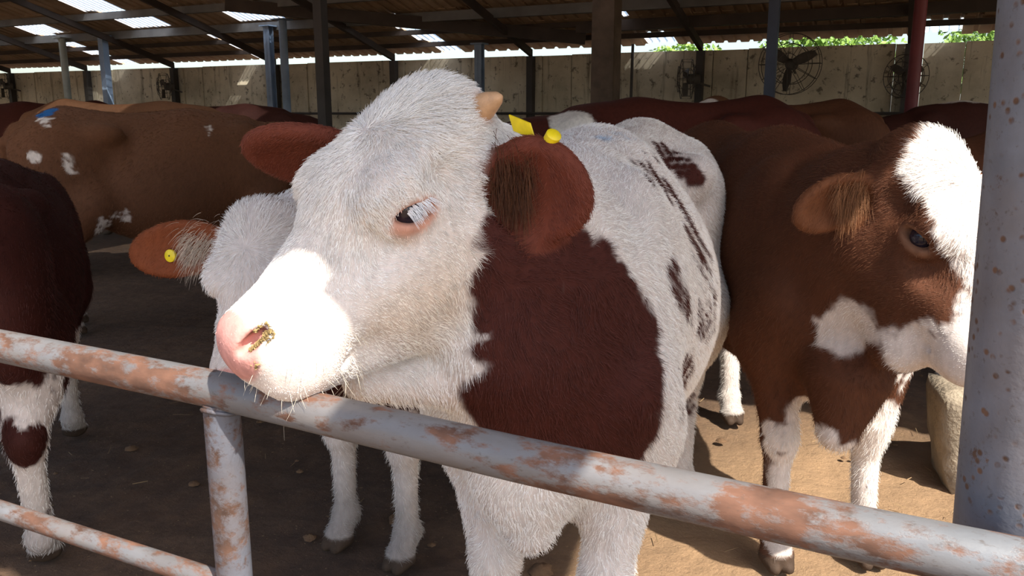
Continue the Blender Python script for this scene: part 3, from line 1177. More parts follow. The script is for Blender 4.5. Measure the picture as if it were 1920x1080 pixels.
def fan(e1, e2, z, r, face, label):
    """wall fan: motor, three blades, wire cage and bracket; face = heading of the air flow in barn degrees"""
    root = empty('wall_fan', bw(e1, e2, z), BARN + math.radians(face))
    tag(root, label, 'fan', 'fans on the back wall')
    MB().tube([(-.16, 0, 0), (-.15, 0, 0), (.0, 0, 0), (.02, 0, 0)], [.04, .07, .07, .04], 14).build('motor', M['fan'], root, auto=.7)
    MB().tube([(-.12, 0, 0), (-.14, .0, -.05), (-.30, 0, -.10)], .014, 8).build('bracket', M['fan'], root)
    for k in range(3):
        a = k * 2.094 + .4
        vs_ = []
        for i in range(5):
            rr = .05 + (r * .9 - .05) * i / 4
            wd = .6 * (.03 + .05 * math.sin(math.pi * (i + .6) / 4.8)) * r / .3
            for sgn in (-1, 1):
                for th in (0, .006):
                    y0, z0 = rr, sgn * wd
                    vs_.append((.03 + sgn * .03 + th, y0 * math.cos(a) - z0 * math.sin(a), y0 * math.sin(a) + z0 * math.cos(a)))
        fs = []
        for i in range(4):
            o_ = i * 4
            fs += [(o_, o_ + 2, o_ + 6, o_ + 4), (o_ + 1, o_ + 5, o_ + 7, o_ + 3), (o_, o_ + 4, o_ + 5, o_ + 1), (o_ + 2, o_ + 3, o_ + 7, o_ + 6)]
        fs += [(0, 1, 3, 2), (16, 18, 19, 17)]
        MB().add(vs_, fs).build('blade', M['fan'], root)
    mb = MB()
    for x, q in ((-.05, 1.0), (.09, 1.0), (.13, .66), (.14, .33), (-.09, .66)):
        mb.tube([(x, r * q * math.cos(t), r * q * math.sin(t)) for t in np.linspace(0, 2 * math.pi, 33)], .005, 5, caps=False)
    for k in range(12):
        t = k * math.pi / 6
        mb.tube([(-.10, .2 * r * math.cos(t), .2 * r * math.sin(t)), (-.05, r * math.cos(t), r * math.sin(t)), (.09, r * math.cos(t), r * math.sin(t)), (.14, .2 * r * math.cos(t), .2 * r * math.sin(t))], .004, 4)
    mb.build('cage', M['fan'], root)
    return root


fan(-13.0, 11.6, 1.90, .24, 236, 'dark fan seen edge-on beside a stanchion, over the tan cow')
fan(-17.8, 11.6, 1.98, .27, 243, 'dark fan at the far end of the wall, cut by the picture edge')
fan(-2.95, 11.5, 1.86, .26, 190, 'dark fan seen edge-on near the thin wall pipe')
fan(-1.61, 11.4, 2.02, .38, 265, 'large round fan with wire cage behind the slate blue post')
fan(-.24, 11.3, 1.84, .25, 240, 'round fan half hidden behind the dark red post')


# ------------------------------------------------------------------ fence in front of the cattle
def pipe(name, pts, r, mat, label, cat='rail', parent=None, seg=40):
    o = MB().tube(pts, r, seg).build(name, mat, parent, auto=.7)
    if parent is None:
        o.rotation_euler.z = BARN
        tag(o, label, cat)
    return o


FD = 0.97
fence = empty('pipe_fence', bw(-1.018, FD, 0), BARN)
tag(fence, 'rusty grey-painted pipe fence across the front of the pen', 'fence')
F0 = -1.018
pipe('top_rail', [(-3.411 - F0, 0, 0.965), (-1.599 - F0, 0, 0.951), (-1.034 - F0, 0, 0.947), (-0.474 - F0, 0, 0.930), (-0.032 - F0, 0, 0.922), (0.959 - F0, 0, 0.916)], .032, M['rail'], '', parent=fence)
pipe('lower_rail', [(-3.2 - F0, 0, 0.583), (-1.5 - F0, 0, 0.583), (.9 - F0, 0, 0.583)], .0197, M['rail'], '', parent=fence)
pipe('upright', [(.0, .0, -.1), (.0, .0, 0.926)], .0305, M['fence_post'], '', parent=fence)
mb = MB()
mb.tube([(0.031 * math.cos(t), 0.031 * math.sin(t), .916 - .004 * math.cos(2 * t)) for t in np.linspace(0, 2 * math.pi, 33)], .004, 6, caps=False)
mb.build('weld_bead', M['fence_post'], fence, smooth=True)
pipe('upright', [(-2.0, .0, -.1), (-2.0, .0, .945)], .0305, M['fence_post'], '', parent=fence)

bp = empty('eave_post', bw(0.136, 1.098, 0), BARN)
tag(bp, 'thick grey pipe post with rust speckles at the edge of the picture', 'post')
MB().tube([(.047, 0, -.1), (-.026, 0, 2.60)], .079, 64).build('shaft', M['big_post'], bp, auto=.7)
MB().box(-.095, .185, -.14, .14, -.02, .014).build('base_plate', M['big_post'], bp)

# rough concrete block by the right-hand post
bm_v = []
rngb = np.random.default_rng(3)
blk = MB()
bx_, by_, bz_ = np.linspace(-.26, .26, 9), np.linspace(-.17, .17, 7), np.linspace(-.03, .37, 8)
ids = {}
for i, x in enumerate(bx_):
    for j, y in enumerate(by_):
        for k, z in enumerate(bz_):
            if i in (0, 8) or j in (0, 6) or k in (0, 7):
                t = (z + .03) / .4
                p = np.array([x * (.80 + .22 * t), y * (.80 + .2 * t), z])
                p += rngb.normal(0, .006, 3)
                e = (i in (0, 8)) + (j in (0, 6)) + (k in (0, 7))
                if e >= 2:
                    p[:2] *= .965
                    if k == 7:
                        p[2] -= .010
                ids[(i, j, k)] = len(bm_v)
                bm_v.append(p)
fs = []
for j in range(6):
    for k in range(7):
        fs += [(ids[0, j, k], ids[0, j, k + 1], ids[0, j + 1, k + 1], ids[0, j + 1, k]), (ids[8, j, k], ids[8, j + 1, k], ids[8, j + 1, k + 1], ids[8, j, k + 1])]
for i in range(8):
    for k in range(7):
        fs += [(ids[i, 0, k], ids[i + 1, 0, k], ids[i + 1, 0, k + 1], ids[i, 0, k + 1]), (ids[i, 6, k], ids[i, 6, k + 1], ids[i + 1, 6, k + 1], ids[i + 1, 6, k])]
    for j in range(6):
        fs += [(ids[i, j, 0], ids[i, j + 1, 0], ids[i + 1, j + 1, 0], ids[i + 1, j, 0]), (ids[i, j, 7], ids[i + 1, j, 7], ids[i + 1, j + 1, 7], ids[i, j + 1, 7])]
o = blk.add(bm_v, fs).build('concrete_block', M['block'], smooth=True)
o.location = (1.90, 3.02, 0)
o.rotation_euler.z = -.25
tag(o, 'rough pale concrete block on the ground behind the grey post', 'block')

# straw and dung crumbs on the dirt
rs = np.random.default_rng(11)
mb = MB()
for i in range(150):
    e1, e2 = rs.uniform(-3.2, 1.6), rs.uniform(1.2, 5.2)
    a, L, w = rs.uniform(0, 3.14), rs.uniform(.010, .04), rs.uniform(.001, .002)
    z = .006 + rs.uniform(0, .006)
    d, n = Vector((math.cos(a), math.sin(a), rs.uniform(-.1, .1))) * L, Vector((-math.sin(a), math.cos(a), 0)) * w
    c = Vector((e1, e2, z))
    mb.add([c - d - n, c + d - n, c + d + n, c - d + n, c - d + Vector((0, 0, w)), c + d + Vector((0, 0, w))], [(0, 1, 5, 4), (3, 4, 5, 2), (0, 3, 2, 1), (0, 4, 3), (1, 2, 5)])
o = mb.build('straw', plain('straw', lin(140, 116, 84), .9))
o.rotation_euler.z = BARN
tag(o, 'scattered bits of straw on the dirt floor', 'straw', kind='stuff')
mb = MB()
for i in range(90):
    e1, e2 = rs.uniform(-3.0, 1.6), rs.uniform(1.3, 5.0)
    r = rs.uniform(.006, .02) if i > 12 else rs.uniform(.02, .042)
    vs_, fs = [], []
    for a in range(4):
        for b in range(7):
            th, ph = math.pi * (a + .5) / 8, 2 * math.pi * b / 7
            q = r * rs.uniform(.8, 1.15)
            vs_.append((e1 + q * math.sin(th) * math.cos(ph), e2 + q * math.sin(th) * math.sin(ph), q * math.cos(th) * .62 - .004))
    vs_.append((e1, e2, r * .62))
    for b in range(7):
        fs.append((28, b, (b + 1) % 7))
        for a in range(3):
            fs.append((a * 7 + b, (a + 1) * 7 + b, (a + 1) * 7 + (b + 1) % 7, a * 7 + (b + 1) % 7))
    mb.add(vs_, fs)
o = mb.build('dung_crumbs', plain('dung', lin(112, 86, 62), .95, 0, .3, 30, .5), smooth=True)
o.rotation_euler.z = BARN
tag(o, 'crumbs and clods of dry dung on the dirt floor', 'dung', kind='stuff')


# ------------------------------------------------------------------ trees outside, beyond the back wall
def m_leaf():
    t = NT('tree_leaves')
    o = t.coord('Object')
    c = t.ramp(t.noise(o, 2.2, 3), [(0.3, lin(70, 108, 36)), (0.7, lin(150, 186, 84))])
    t.set(Base_Color=c, Roughness=0.6)
    return t.m


M['leaf'] = m_leaf()
M['bark'] = plain('bark', lin(96, 80, 62), .9, 0, .3, 8, .5)
for k, (e1, e2, h, r, lab) in enumerate(((-1.6, 15.5, 3.4, 1.15, 'leafy green tree seen over the wall above the large fan'), (1.1, 15.2, 3.4, 1.15, 'leafy green tree seen over the wall beside the red post'), (3.8, 15.2, 3.6, 1.2, 'leafy green tree seen over the wall near the grey post'), (-4.2, 16.2, 3.0, .9, 'small leafy tree seen over the wall beside the brown pillar'))):
    root = empty('tree', bw(e1, e2, 0), BARN)
    tag(root, lab, 'tree', 'trees beyond the back wall')
    MB().tube([(0, 0, -.1), (.05, .03, h * .35), (-.04, .05, h * .75)], [.10, .08, .03], 10).build('trunk', M['bark'], root, smooth=True)
    n = 5200
    u = rs.normal(0, 1, (n, 3))
    u /= np.linalg.norm(u, axis=1, keepdims=True)
    c = u * (rs.random((n, 1)) ** .4) * np.array([r, r * .9, r * .75]) * (1 + .25 * vnoise(u * 2 + k, 2)[:, None]) + np.array([0, 0, h * .68])
    a = rs.normal(0, 1, (n, 3))
    a /= np.linalg.norm(a, axis=1, keepdims=True)
    b = np.cross(a, rs.normal(0, 1, (n, 3)))
    b /= np.linalg.norm(b, axis=1, keepdims=True)
    s = rs.uniform(.03, .07, (n, 1))
    V4 = np.stack([c - a * s, c + b * s * .5, c + a * s, c - b * s * .5], 1).reshape(-1, 3)
    fo = link(bpy.data.objects.new('foliage', np_mesh('foliage', V4, np.arange(4 * n).reshape(-1, 4), M['leaf'])), root)
    fo['kind'] = 'stuff'


# coat patches as points on the hide (body coordinates, mm)
PATCH = {
    'main:neck': '322,21,1203 301,47,1201 298,79,1202 301,113,1204 317,35,1175 300,63,1174 278,91,1172 251,117,1169 325,21,1148 309,50,1147 292,78,1145 268,105,1142 239,131,1139 203,157,1134 328,6,1119 315,35,1118 300,64,1117 279,92,1115 255,119,1112 225,146,1108 184,171,1101 320,20,1090 307,49,1089 288,78,1087 266,105,1084 240,133,1080 205,159,1075 161,185,1067 327,5,1061 315,35,1061 299,64,1059 278,92,1057 252,119,1053 220,146,1047 181,172,1040 139,200,1032 322,20,1033 309,50,1032 291,79,1029 267,106,1026 237,133,1020 198,159,1012 159,186,1004 118,215,996 326,4,1003 316,35,1003 301,65,1001 281,93,998 253,120,993 217,147,985 178,173,977 142,202,969 318,19,972 307,50,972 290,79,970 266,107,965 234,134,958 197,160,950 162,189,942 138,220,938 315,0,939 308,33,941 294,63,939 273,92,936 246,120,930 213,147,922 178,175,914 157,207,910 301,-23,902 300,13,905 291,45,906 275,75,904 253,104,900 223,132,892 191,160,884 168,192,880 148,224,877 285,-10,866 283,25,870 273,57,870 255,88,867 228,116,861 199,145,853 174,176,848 153,208,844 252,69,832 231,99,828 203,129,821 175,159,814 150,190,808 121,222,801 175,141,778 142,171,769 115,204,762',
    'main:s1': '-891,85,1307 -939,102,1305 -388,131,1309 -471,137,1306 -871,101,1288 -910,119,1286 -942,139,1285 -442,152,1290 -853,116,1269 -874,136,1268 -874,159,1268 -868,183,1269 -835,130,1250 -844,152,1250 -841,175,1250 -841,198,1251 -826,166,1231 -826,189,1232 -831,211,1232 -824,201,1212 -836,223,1212',
    'main:s2': '-253,131,1290 -295,140,1288 -344,148,1285 -279,151,1275 -328,159,1272 -265,161,1263 -313,170,1260 -121,191,1261 -301,180,1247 -359,188,1243 -292,189,1235 -347,198,1230 -282,199,1222 -338,207,1217 -274,208,1210 -333,217,1204 -331,225,1191',
    'main:s3': '-341,238,1170 -350,247,1153 -283,246,1145 -366,255,1135 -296,254,1128 -386,263,1116 -313,262,1110 -411,271,1096 -337,269,1090 -441,279,1075 -278,266,1083 -365,277,1070 -479,286,1052 -305,274,1063 -396,284,1048 -335,281,1042 -434,291,1025 -369,288,1019 -318,284,1012 -409,295,995 -355,291,989 -459,302,968 -398,297,963',
    'main:s4': '-47,250,1106 -23,247,1098 -62,256,1092 -34,253,1084 -49,258,1069 -24,255,1062 -69,264,1053 -40,260,1047 -95,268,1036 -62,265,1030 -135,272,1015 -91,270,1011 -196,274,988 -137,273,988 -210,274,958',
    'main:s5': '-286,283,980 -361,293,964 -459,304,944 -322,289,957 -406,299,939 -289,284,949 -364,295,932 -463,305,910 -330,289,924 -415,300,904 -571,308,867 -300,284,915 -377,295,897 -487,305,870 -346,290,888 -439,300,865 -403,295,858',
    'main:s6': '-238,262,855 -224,257,846 -282,266,830 -14,273,897 -272,260,818 -333,269,801 -265,254,807 -324,263,789 -1,275,878 -318,257,776 -316,250,763 6,277,858',
    'main:s7': '-1242,193,426 -1237,184,405 1,280,826 -1232,174,385 -1246,195,383 -25,284,805 -1235,186,365 4,281,803',
    'main:blue': '-373,63,1352 -394,72,1352 -422,79,1351 -293,48,1344 -310,57,1343 -329,65,1343 -348,74,1342 -369,83,1342 -394,91,1341 -428,98,1340',
    'tanc:w1': '-1141,-276,1105 -1134,-276,1086 -1145,-278,1067 -1126,-276,1067 -1107,-273,1066 -1137,-277,1048 -1118,-275,1048 -1099,-271,1047 -1080,-267,1046 -1130,-276,1029 -1110,-273,1029 -1091,-269,1028 -1122,-274,1010 -1103,-271,1009',
    'tanc:w2': '-358,-175,1257 -339,-174,1257 -351,-189,1240 -332,-188,1240 -344,-203,1224 -337,-215,1207',
    'tanc:w3': '-1318,-250,1116 -1330,-248,1098 -1310,-256,1098 -1291,-262,1098 -1322,-254,1079',
    'tanc:blue': '-1241,-41,1354 -1220,-65,1354 -1199,-81,1354 -1271,-54,1335 -1250,-80,1335 -1229,-100,1335 -1209,-115,1335',
    'tanc:w4': '-1258,-140,1311 -1237,-160,1311 -1217,-171,1311 -1198,-175,1311 -1247,-188,1293 -1227,-195,1293 -1208,-198,1293 -1189,-200,1292 -1238,-210,1274 -1218,-214,1274',
    'tanc:w5': '-912,-264,757 -886,-254,755 -860,-251,753 -953,-275,735 -928,-259,732 -902,-245,729 -875,-238,727 -849,-239,726 -994,-278,712 -969,-262,709 -943,-244,706 -1010,-269,687 -984,-246,683 -959,-213,677 -1025,-259,661 -1000,-228,656',
    'right:face': '401,26,1352 390,64,1352 418,-26,1328 423,1,1328 423,31,1328 413,66,1328 426,-43,1304 436,-19,1305 440,7,1305 440,37,1305 431,73,1304 430,-58,1280 444,-36,1281 452,-12,1282 457,15,1282 456,45,1281 446,81,1281 448,-51,1257 461,-30,1258 469,-5,1258 472,22,1259 470,53,1258 459,90,1257 464,-43,1234 479,-23,1235 485,2,1236 486,31,1236 482,63,1235 470,101,1233 499,-18,1213 502,9,1213 499,40,1213 494,72,1212 520,-14,1191 519,15,1191 513,48,1190 507,81,1189 536,-8,1169 533,23,1169 525,58,1167 541,-22,1146 547,2,1147 540,35,1146 532,70,1144 547,-10,1123 549,18,1123 540,53,1121 539,13,1098 539,42,1097 540,70,1097 532,35,1072 539,60,1073 537,49,1048 543,74,1049 545,61,1025 547,48,1001 555,72,1002 559,58,979 571,67,957 575,53,934',
    'right:jaw': '562,49,959 564,37,937 574,57,939 441,-59,884 465,-45,890 483,-29,895 505,-15,900 529,-4,906 549,10,911 564,26,915 577,44,918 426,-62,856 458,-53,865 477,-37,870 492,-18,873 514,-5,879 540,5,886 562,18,892 578,33,896 592,50,899 443,-56,837 469,-43,844 485,-25,848 497,-5,851 526,3,859 554,12,867 575,24,873 591,40,877 443,-39,812 469,-27,819 484,-8,823 506,5,830 541,10,840 566,20,847 586,33,853 601,49,857 157,151,693 124,204,682 511,19,807 551,19,820 574,30,827 591,45,832 148,143,662 124,190,653 555,33,797 577,44,804 592,61,809 122,178,624',
    'right:chest': '100,143,507 80,189,498 42,-179,465 58,-152,471 57,-118,469 94,133,475 87,171,471 57,-167,441 66,-137,443 53,-97,436 236,-120,512 270,-107,526 61,104,433 78,128,439 78,162,438 47,-177,407 65,-151,413 63,-116,411 267,-88,496 275,-60,498 34,104,391 60,124,401 66,155,403 49,-159,376 55,-127,378 -8,112,341 37,123,361 50,150,365 42,-136,342 19,118,322 39,142,330 31,182,324 34,-113,306 -6,117,279 32,131,296 40,162,298 19,123,259 39,148,267 -5,122,215 32,137,232 38,169,234',
    'right:eyehi': '457,-53,1179 482,-49,1182 504,-44,1185 483,-58,1167 503,-51,1169 517,-42,1171 516,-48,1156 528,-37,1157 524,-43,1141 535,-31,1143 531,-36,1127 541,-24,1128 548,-10,1129 534,-27,1112 542,-14,1113 548,1,1114 536,1,1097',
}


def patch(k):
    return np.array([[float(c) for c in p.split(',')] for p in PATCH[k].split()]) / 1000.0


# ------------------------------------------------------------------ the cattle
RED = lin(79, 38, 30)
BROWN = lin(100, 63, 43)
TAN = lin(116, 80, 56)
DARK = lin(72, 40, 34)


def paint_main(c):
    S = c['stroke']
    D = c['dots']
    S([(.07, .09, -.20), (.2, .07, -.2)], .05, lin(238, 224, 206), 'h', soft=.06)
    D(patch('main:neck'), .048, RED, amp=1.15)
    for k in ('s1', 's2', 's3', 's4', 's5', 's6', 's7'):
        D(patch('main:' + k), .013, RED, amp=.7)
    # the other flank carries red too
    S([(-.10, -.30, 1.0), (-.45, -.32, .95)], .14, RED)
    S([(-.95, -.30, 1.0)], .16, RED)
    D(patch('main:blue'), .018, lin(150, 188, 222), soft=.02)
    # cream shading of thinner hair round the cheeks and throat, pink skin at the horn
    S([(.143, .10, -.08)], .030, lin(226, 196, 180), 'h', soft=.02)
    S([(-.036, .085, -.018)], .020, lin(226, 180, 150), 'h', soft=.012)
    # ears red brown, darker inside
    c['lay'](c['ear'], lin(122, 66, 50))


main = make_cow(dict(label='young white-headed red pied calf with a stubby horn, looking over the rusty rail', loc=(.07, 1.66), head_dir=252, H=1.0, vox=.0055,
                     head=((-.154, 1.449, 1.413), 222, 27.6, -3, 1.2), base=WHITE, paint=paint_main, fur_label='short white and red coat hair', legs={'fr': (0, .05), 'fl': (0, .01)},
                     extra=[('c', (-.262, 1.42, .935), (-.12, 1.47, .925), .042, .060, .03), ('c', (.035, 1.52, .74), (.035, 1.50, .60), .10, .050, .05)], fur=230000, fur_len=.017, lift=.45, poll=1.6, head_density=3.0, mud=.0,
                     ears={'l': dict(base=(.012, .098, -.088), dir=(-.22, .88, -.36), normal=(.45, .75, -.1), L=.158, W=.15), 'r': dict(base=(.02, -.095, -.085), dir=(.45, -.80, .20), normal=(.8, .3, -.5), L=.245, W=.185)}, ear_hair=(1, 0), ear_hair_col=lin(96, 60, 38)))


def front_details(cw):
    hq, hv, hs, root = cw['hq'], cw['hv'], cw['hs'], cw['root']
    rng = np.random.default_rng(5)
    pts = [(-.034, .072, -.022), (-.036, .088, -.016), (-.040, .102, -.010), (-.044, .114, -.006), (-.046, .121, -.004)]
    h = MB().tube([hq(p) for p in pts], [.026, .0235, .018, .0115, .003], 20).build('horn', M['horn'], root, smooth=True)
    h['label'] = 'short blunt tan horn'
    # yellow ear tag: flat panel behind the ear top and a round button
    bl, Rm, L, W = cw['EAR'][0]
    d, w, n = Rm[:, 0], Rm[:, 1], Rm[:, 2]
    s_ = 1 if w[2] > 0 else -1
    t = MB()
    c = bl + d * L * .30 + w * s_ * W * .50 - n * .012
    u = d * .021 + n * .004
    v = w * s_ * .012 - d * .006
    m_ = np.cross(u, v)
    m_ = m_ / np.linalg.norm(m_) * .0015
    t.add([c + a * u + b * v + k * m_ for a in (-1, 1) for b in (-1, 1) for k in (-1, 1)], [(0, 1, 3, 2), (4, 6, 7, 5), (0, 4, 5, 1), (2, 3, 7, 6), (0, 2, 6, 4), (1, 5, 7, 3)])
    o_ = t.build('ear_tag', M['yellow'], root)
    o_['label'] = 'flat yellow ear tag panel'
    c = bl + d * L * .60 + w * s_ * W * .50 - n * .004
    ax_ = (w * s_ * .85 + n * .2 + d * .35)
    ax_ /= np.linalg.norm(ax_)
    o_ = MB().tube([c - ax_ * .008, c + ax_ * .009, c + ax_ * .0115], [.0125, .0125, .009], 20).build('ear_tag', M['yellow'], root, auto=.7)
    o_['label'] = 'round yellow ear tag button'
    # white eyelashes
    N_ = 90
    a = rng.random(N_)
    e0 = np.stack([EYE[0] - .026 + .040 * a, np.full(N_, EYE[1] + .0245), EYE[2] + .011 - .004 * (2 * a - 1) ** 2 + rng.normal(0, .001, N_)], 1)
    roots = np.array([hq(p) for p in e0])
    dl = np.stack([rng.normal(-.1, .15, N_) + .3 * (a - .5), np.full(N_, .75), rng.normal(-.35, .12, N_)], 1) @ hv.T
    dl /= np.linalg.norm(dl, axis=1, keepdims=True)
    bend = np.tile((hv @ np.array([0, -.1, -.55]))[None, :], (N_, 1))
    hair_object('eyelashes', roots, dl, rng.uniform(.016, .026, N_), np.tile(np.array([[.85, .87, .9]]), (N_, 1)), root, rad=.0006, npt=5, bend=bend)['kind'] = 'stuff'
    # whiskers around lips and chin
    V, N = cw['V'], cw['N']
    Hl = cw['ctx']['Hl']
    zone = (Hl[:, 0] > .27) & (Hl[:, 2] < -.15) & (np.abs(Hl[:, 1]) < .1)
    ix = rng.choice(np.nonzero(zone)[0], 210)
    dirs = N[ix] + rng.normal(0, .35, (210, 3)) + (hv @ np.array([.35, 0, -.5]))[None, :]
    dirs /= np.linalg.norm(dirs, axis=1, keepdims=True)
    low = np.clip((-.17 - Hl[ix, 2]) / .07, .25, 1)
    hair_object('whiskers', V[ix], dirs, rng.uniform(.015, .05, 210) * low + .008, np.tile(np.array([[.75, .68, .55]]), (210, 1)), root, rad=.00035, npt=5,
                bend=rng.normal(0, .12, (210, 3)) + np.array([0, 0, -.15]))['kind'] = 'stuff'

    # damp feed stuck beside the nostril
    mb = MB()
    for i in range(420):
        a, b = rng.random(), np.clip(rng.normal(0, .4), -.7, .7)
        p = np.array([.368, .055, -.110]) * (1 - a) + np.array([.396, .036, -.136]) * a + np.array([.10, .50, -.75]) * b * .016
        k = np.argmin(((Hl - p) ** 2).sum(1))
        q = V[k] + rng.normal(0, .0015, 3) + N[k] * .0008
        r = rng.uniform(.0012, .0030)
        dd = rng.normal(0, 1, (3, 3))
        dd /= np.linalg.norm(dd, axis=1, keepdims=True)
        mb.add([q + dd[0] * r * 1.6, q - dd[0] * r * 1.6, q + dd[1] * r, q - dd[1] * r, q + N[k] * r * 1.2], [(0, 2, 4), (2, 1, 4), (1, 3, 4), (3, 0, 4), (0, 3, 1, 2)])
    o_ = mb.build('feed_crumbs', plain('feed', lin(150, 128, 84), .9, 0, .4, 300), root)
    o_['kind'] = 'stuff'


front_details(main)


def paint_right(c):
    S, D = c['stroke'], c['dots']
    # the blaze, mirrored to the far side of the face
    S([(.0, 0, .01), (.20, 0, -.03), (.36, 0, -.10)], .055, WHITE, 'h')
    S([(.02, .03, .0), (.16, .05, -.03)], .07, WHITE, 'h')
    D(patch('right:face'), .024, WHITE)
    D(patch('right:jaw'), .024, WHITE)
    S([(.12, .0, -.28), (.34, .03, -.20)], .07, WHITE, 'h')
    S([(.17, -.03, -.30), (.30, -.03, -.21)], .068, WHITE, 'h')
    S([(.17, -.01, -.37)], .07, WHITE, 'h')
    S([(.36, 0, -.17)], .07, WHITE, 'h')
    S([(.143, -.09, -.075), (.20, -.075, -.11)], .040, BROWN, 'h')
    D(patch('right:chest'), .022, WHITE)
    S([(.15, 0, .50), (.0, 0, .54)], .09, WHITE)
    S([(.05, .12, .52), (.02, .135, .1)], .09, WHITE)
    S([(.02, -.095, .55), (.03, -.12, .25), (.05, -.13, .12)], .055, WHITE)
    for y in (1, -1):
        S([(-1.25, .16 * y, .50), (-1.2, .16 * y, .05)], .11, WHITE)
    c['lay'](c['ear'], lin(124, 80, 52))


right = make_cow(dict(label='red brown calf with a white blazed face half hidden by the grey post', loc=(.96, 2.42), head_dir=275, H=.99, vox=.009,
                      head=((1.04, 2.06, 1.305), 300, 44, 0, 1.27), base=BROWN, paint=paint_right, extra=[('c', (.94, 2.22, .66), (.915, 2.19, .53), .115, .060, .06), ('c', (1.04, 2.05, 1.0), (1.0, 2.05, .82), .10, .075, .09), ('c', (1.10, 2.38, .75), (1.10, 2.40, .50), .11, .065, .06)], legs={'fl': (0, .03)}, fur=90000, fur_len=.018, mud=.35,
                      ears={'r': dict(base=(.0, -.095, -.08), dir=(.0, -.78, -.60), normal=(.65, -.5, .3), L=.165, W=.11)}, ear_hair=(0, 1), ear_hair_col=lin(150, 104, 70), lid=lin(150, 112, 88)))


def paint_second(c):
    S = c['stroke']
    S([(-.03, 0, -.05), (.42, 0, -.09)], .17, WHITE, 'h')
    S([(.06, 0, -.2), (.42, 0, -.15)], .12, WHITE, 'h')
    for y in (1, -1):
        S([(.0, .135 * y, .5), (.02, .135 * y, .1)], .10, WHITE)
    c['lay'](c['ear'], lin(140, 78, 46))


second = make_cow(dict(label='smaller white-faced calf with a yellow button tag, behind the front calf\'s muzzle', loc=(-.44, 2.46), head_dir=240, H=.93, vox=.009,
                       head=((-.655, 2.12, 1.135), 262, 45, 0, 1.02), base=DARK, paint=paint_second, fur=60000, fur_len=.02, mud=.6,
                       ears={'r': dict(base=(.01, -.09, -.085), dir=(.0, -.95, -.22), normal=(.6, -.1, .75), L=.33, W=.155)}, ear_hair=(0, .8), ear_hair_col=lin(226, 210, 190)))


def button_tag(cw, k, along, across, r, off, label):
    bl, Rm, L, W = cw['EAR'][k]
    c = bl + Rm[:, 0] * L * along + Rm[:, 1] * W * across + Rm[:, 2] * off
    n = Rm[:, 2]
    o_ = MB().tube([c - n * .004, c + n * .003, c + n * .005], [r, r, r * .85], 24).build('ear_tag', M['yellow'], cw['root'], auto=.7)
    o_['label'] = label
    h_ = MB().tube([c + n * .0045, c + n * .0062], [r * .13, r * .13], 10).build('tag_pin', M['black'], o_)


button_tag(second, 1, .62, .10, .0175, .010, 'round yellow button tag')


def paint_left(c):
    S = c['stroke']
    for y in (1, -1):
        S([(-1.25, .16 * y, .62), (-1.2, .16 * y, .05)], .10, WHITE, amp=2.5)
        S([(.0, .135 * y, .5), (.02, .135 * y, .05)], .11, WHITE)
    S([(-.03, 0, -.05), (.42, 0, -.09)], .15, WHITE, 'h')


leftc = make_cow(dict(label='dark red cow standing rump forward at the picture edge beside the rail', loc=(-2.03, 3.36), head_dir=112, H=.91, vox=.012,
                      head=((-2.45, 4.0, .95), 112, 60, 0, 1.0), base=lin(70, 34, 28), paint=paint_left, fur=40000, fur_rad=.0008, fur_len=.018, mud=.5))


def paint_tan(c):
    S = c['stroke']
    for y in (1, -1):
        S([(-1.25, .16 * y, .45), (-1.2, .16 * y, .05)], .10, WHITE)
        S([(.0, .135 * y, .5), (.02, .135 * y, .05)], .11, WHITE)
    S([(-.03, 0, -.05), (.42, 0, -.09)], .15, WHITE, 'h')
    D = c['dots']
    for k in ('w1', 'w2', 'w3', 'w4', 'w5'):
        D(patch('tanc:' + k), .011, WHITE, amp=1.4)
    D(patch('tanc:blue'), .025, lin(40, 110, 180))


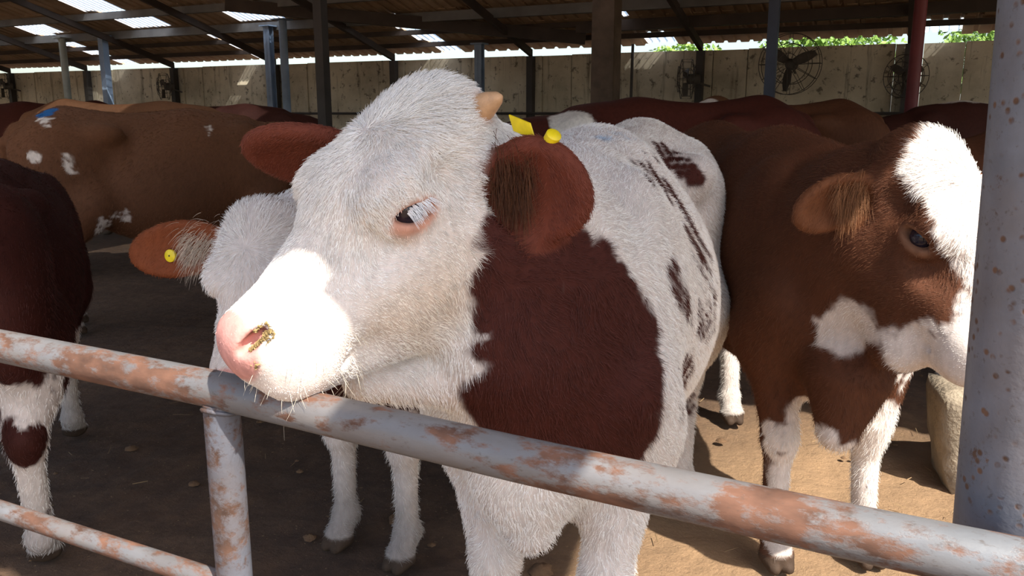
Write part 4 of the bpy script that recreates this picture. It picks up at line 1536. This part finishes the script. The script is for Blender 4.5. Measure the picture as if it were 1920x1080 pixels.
tanc = make_cow(dict(label='large tan cow standing side-on with blue paint marks on its rump', loc=(-1.75, 5.85), head_dir=25, H=1.045, vox=.014,
                     head=((-1.1, 6.15, 1.25), 25, 35, 0, 1.15), base=TAN, paint=paint_tan, fur=30000, fur_rad=.0011, fur_len=.018, mud=.5))


def simple_paint(white):
    def f(c):
        S = c['stroke']
        for pts, r in white:
            S(pts, r, WHITE)
        S([(-.03, 0, -.05), (.42, 0, -.09)], .15, WHITE, 'h')
        for y in (1, -1):
            S([(.0, .135 * y, .45), (.02, .135 * y, .05)], .11, WHITE)
    return f


BACK = [
    ('dark red cow with a broad white shoulder stripe, behind the front calf\'s tagged ear', (.25, 4.9), 188, 1.09, RED, [([(-.05, .3, 1.3), (-.05, -.3, 1.0)], .11)], (-.45, 4.75, 1.2, 190)),
    ('brown cow whose back shows right behind the shoulders of the post-side calf', (2.35, 4.3), 170, 1.00, BROWN, [], (1.8, 4.3, 1.0, 180)),
    ('dark brown cow with a long level back near the red post', (3.3, 7.1), 185, 1.10, DARK, [([(-.3, 0, 1.36), (-.7, 0, 1.36)], .05)], (2.6, 7.0, 1.1, 190)),
    ('tan cow with a white rump patch in front of the slate blue post', (1.98, 8.55), 80, 1.12, TAN, [([(-1.3, .1, 1.3)], .12)], (2.08, 9.25, 1.2, 80)),
    ('dark cow far off below the two blue posts', (-2.5, 9.6), 20, 1.10, DARK, [], (-1.9, 9.8, 1.15, 20)),
    ('pale tan cow standing behind the blue-marked tan cow', (-2.6, 7.6), 20, 1.10, TAN, [], (-2.0, 7.8, 1.1, 20)),
    ('dark red cow at the far end of the pen near the first fan', (-6.1, 9.6), 190, 1.12, RED, [], (-6.8, 9.5, 1.1, 190)),
    ('brown cow between the pied cow and the post-side calf', (1.2, 6.2), 185, 1.09, BROWN, [], (.55, 6.15, 1.1, 185)),
]
for i, (lab, loc, hd, H, base, wh, hd4) in enumerate(BACK):
    make_cow(dict(label=lab, loc=loc, head_dir=hd, H=H, vox=.018, head=(hd4[:3], hd4[3], 40, 0, 1.1), base=base, paint=simple_paint(wh), fur=0, mud=.5, detail=False, seed=20 + i))
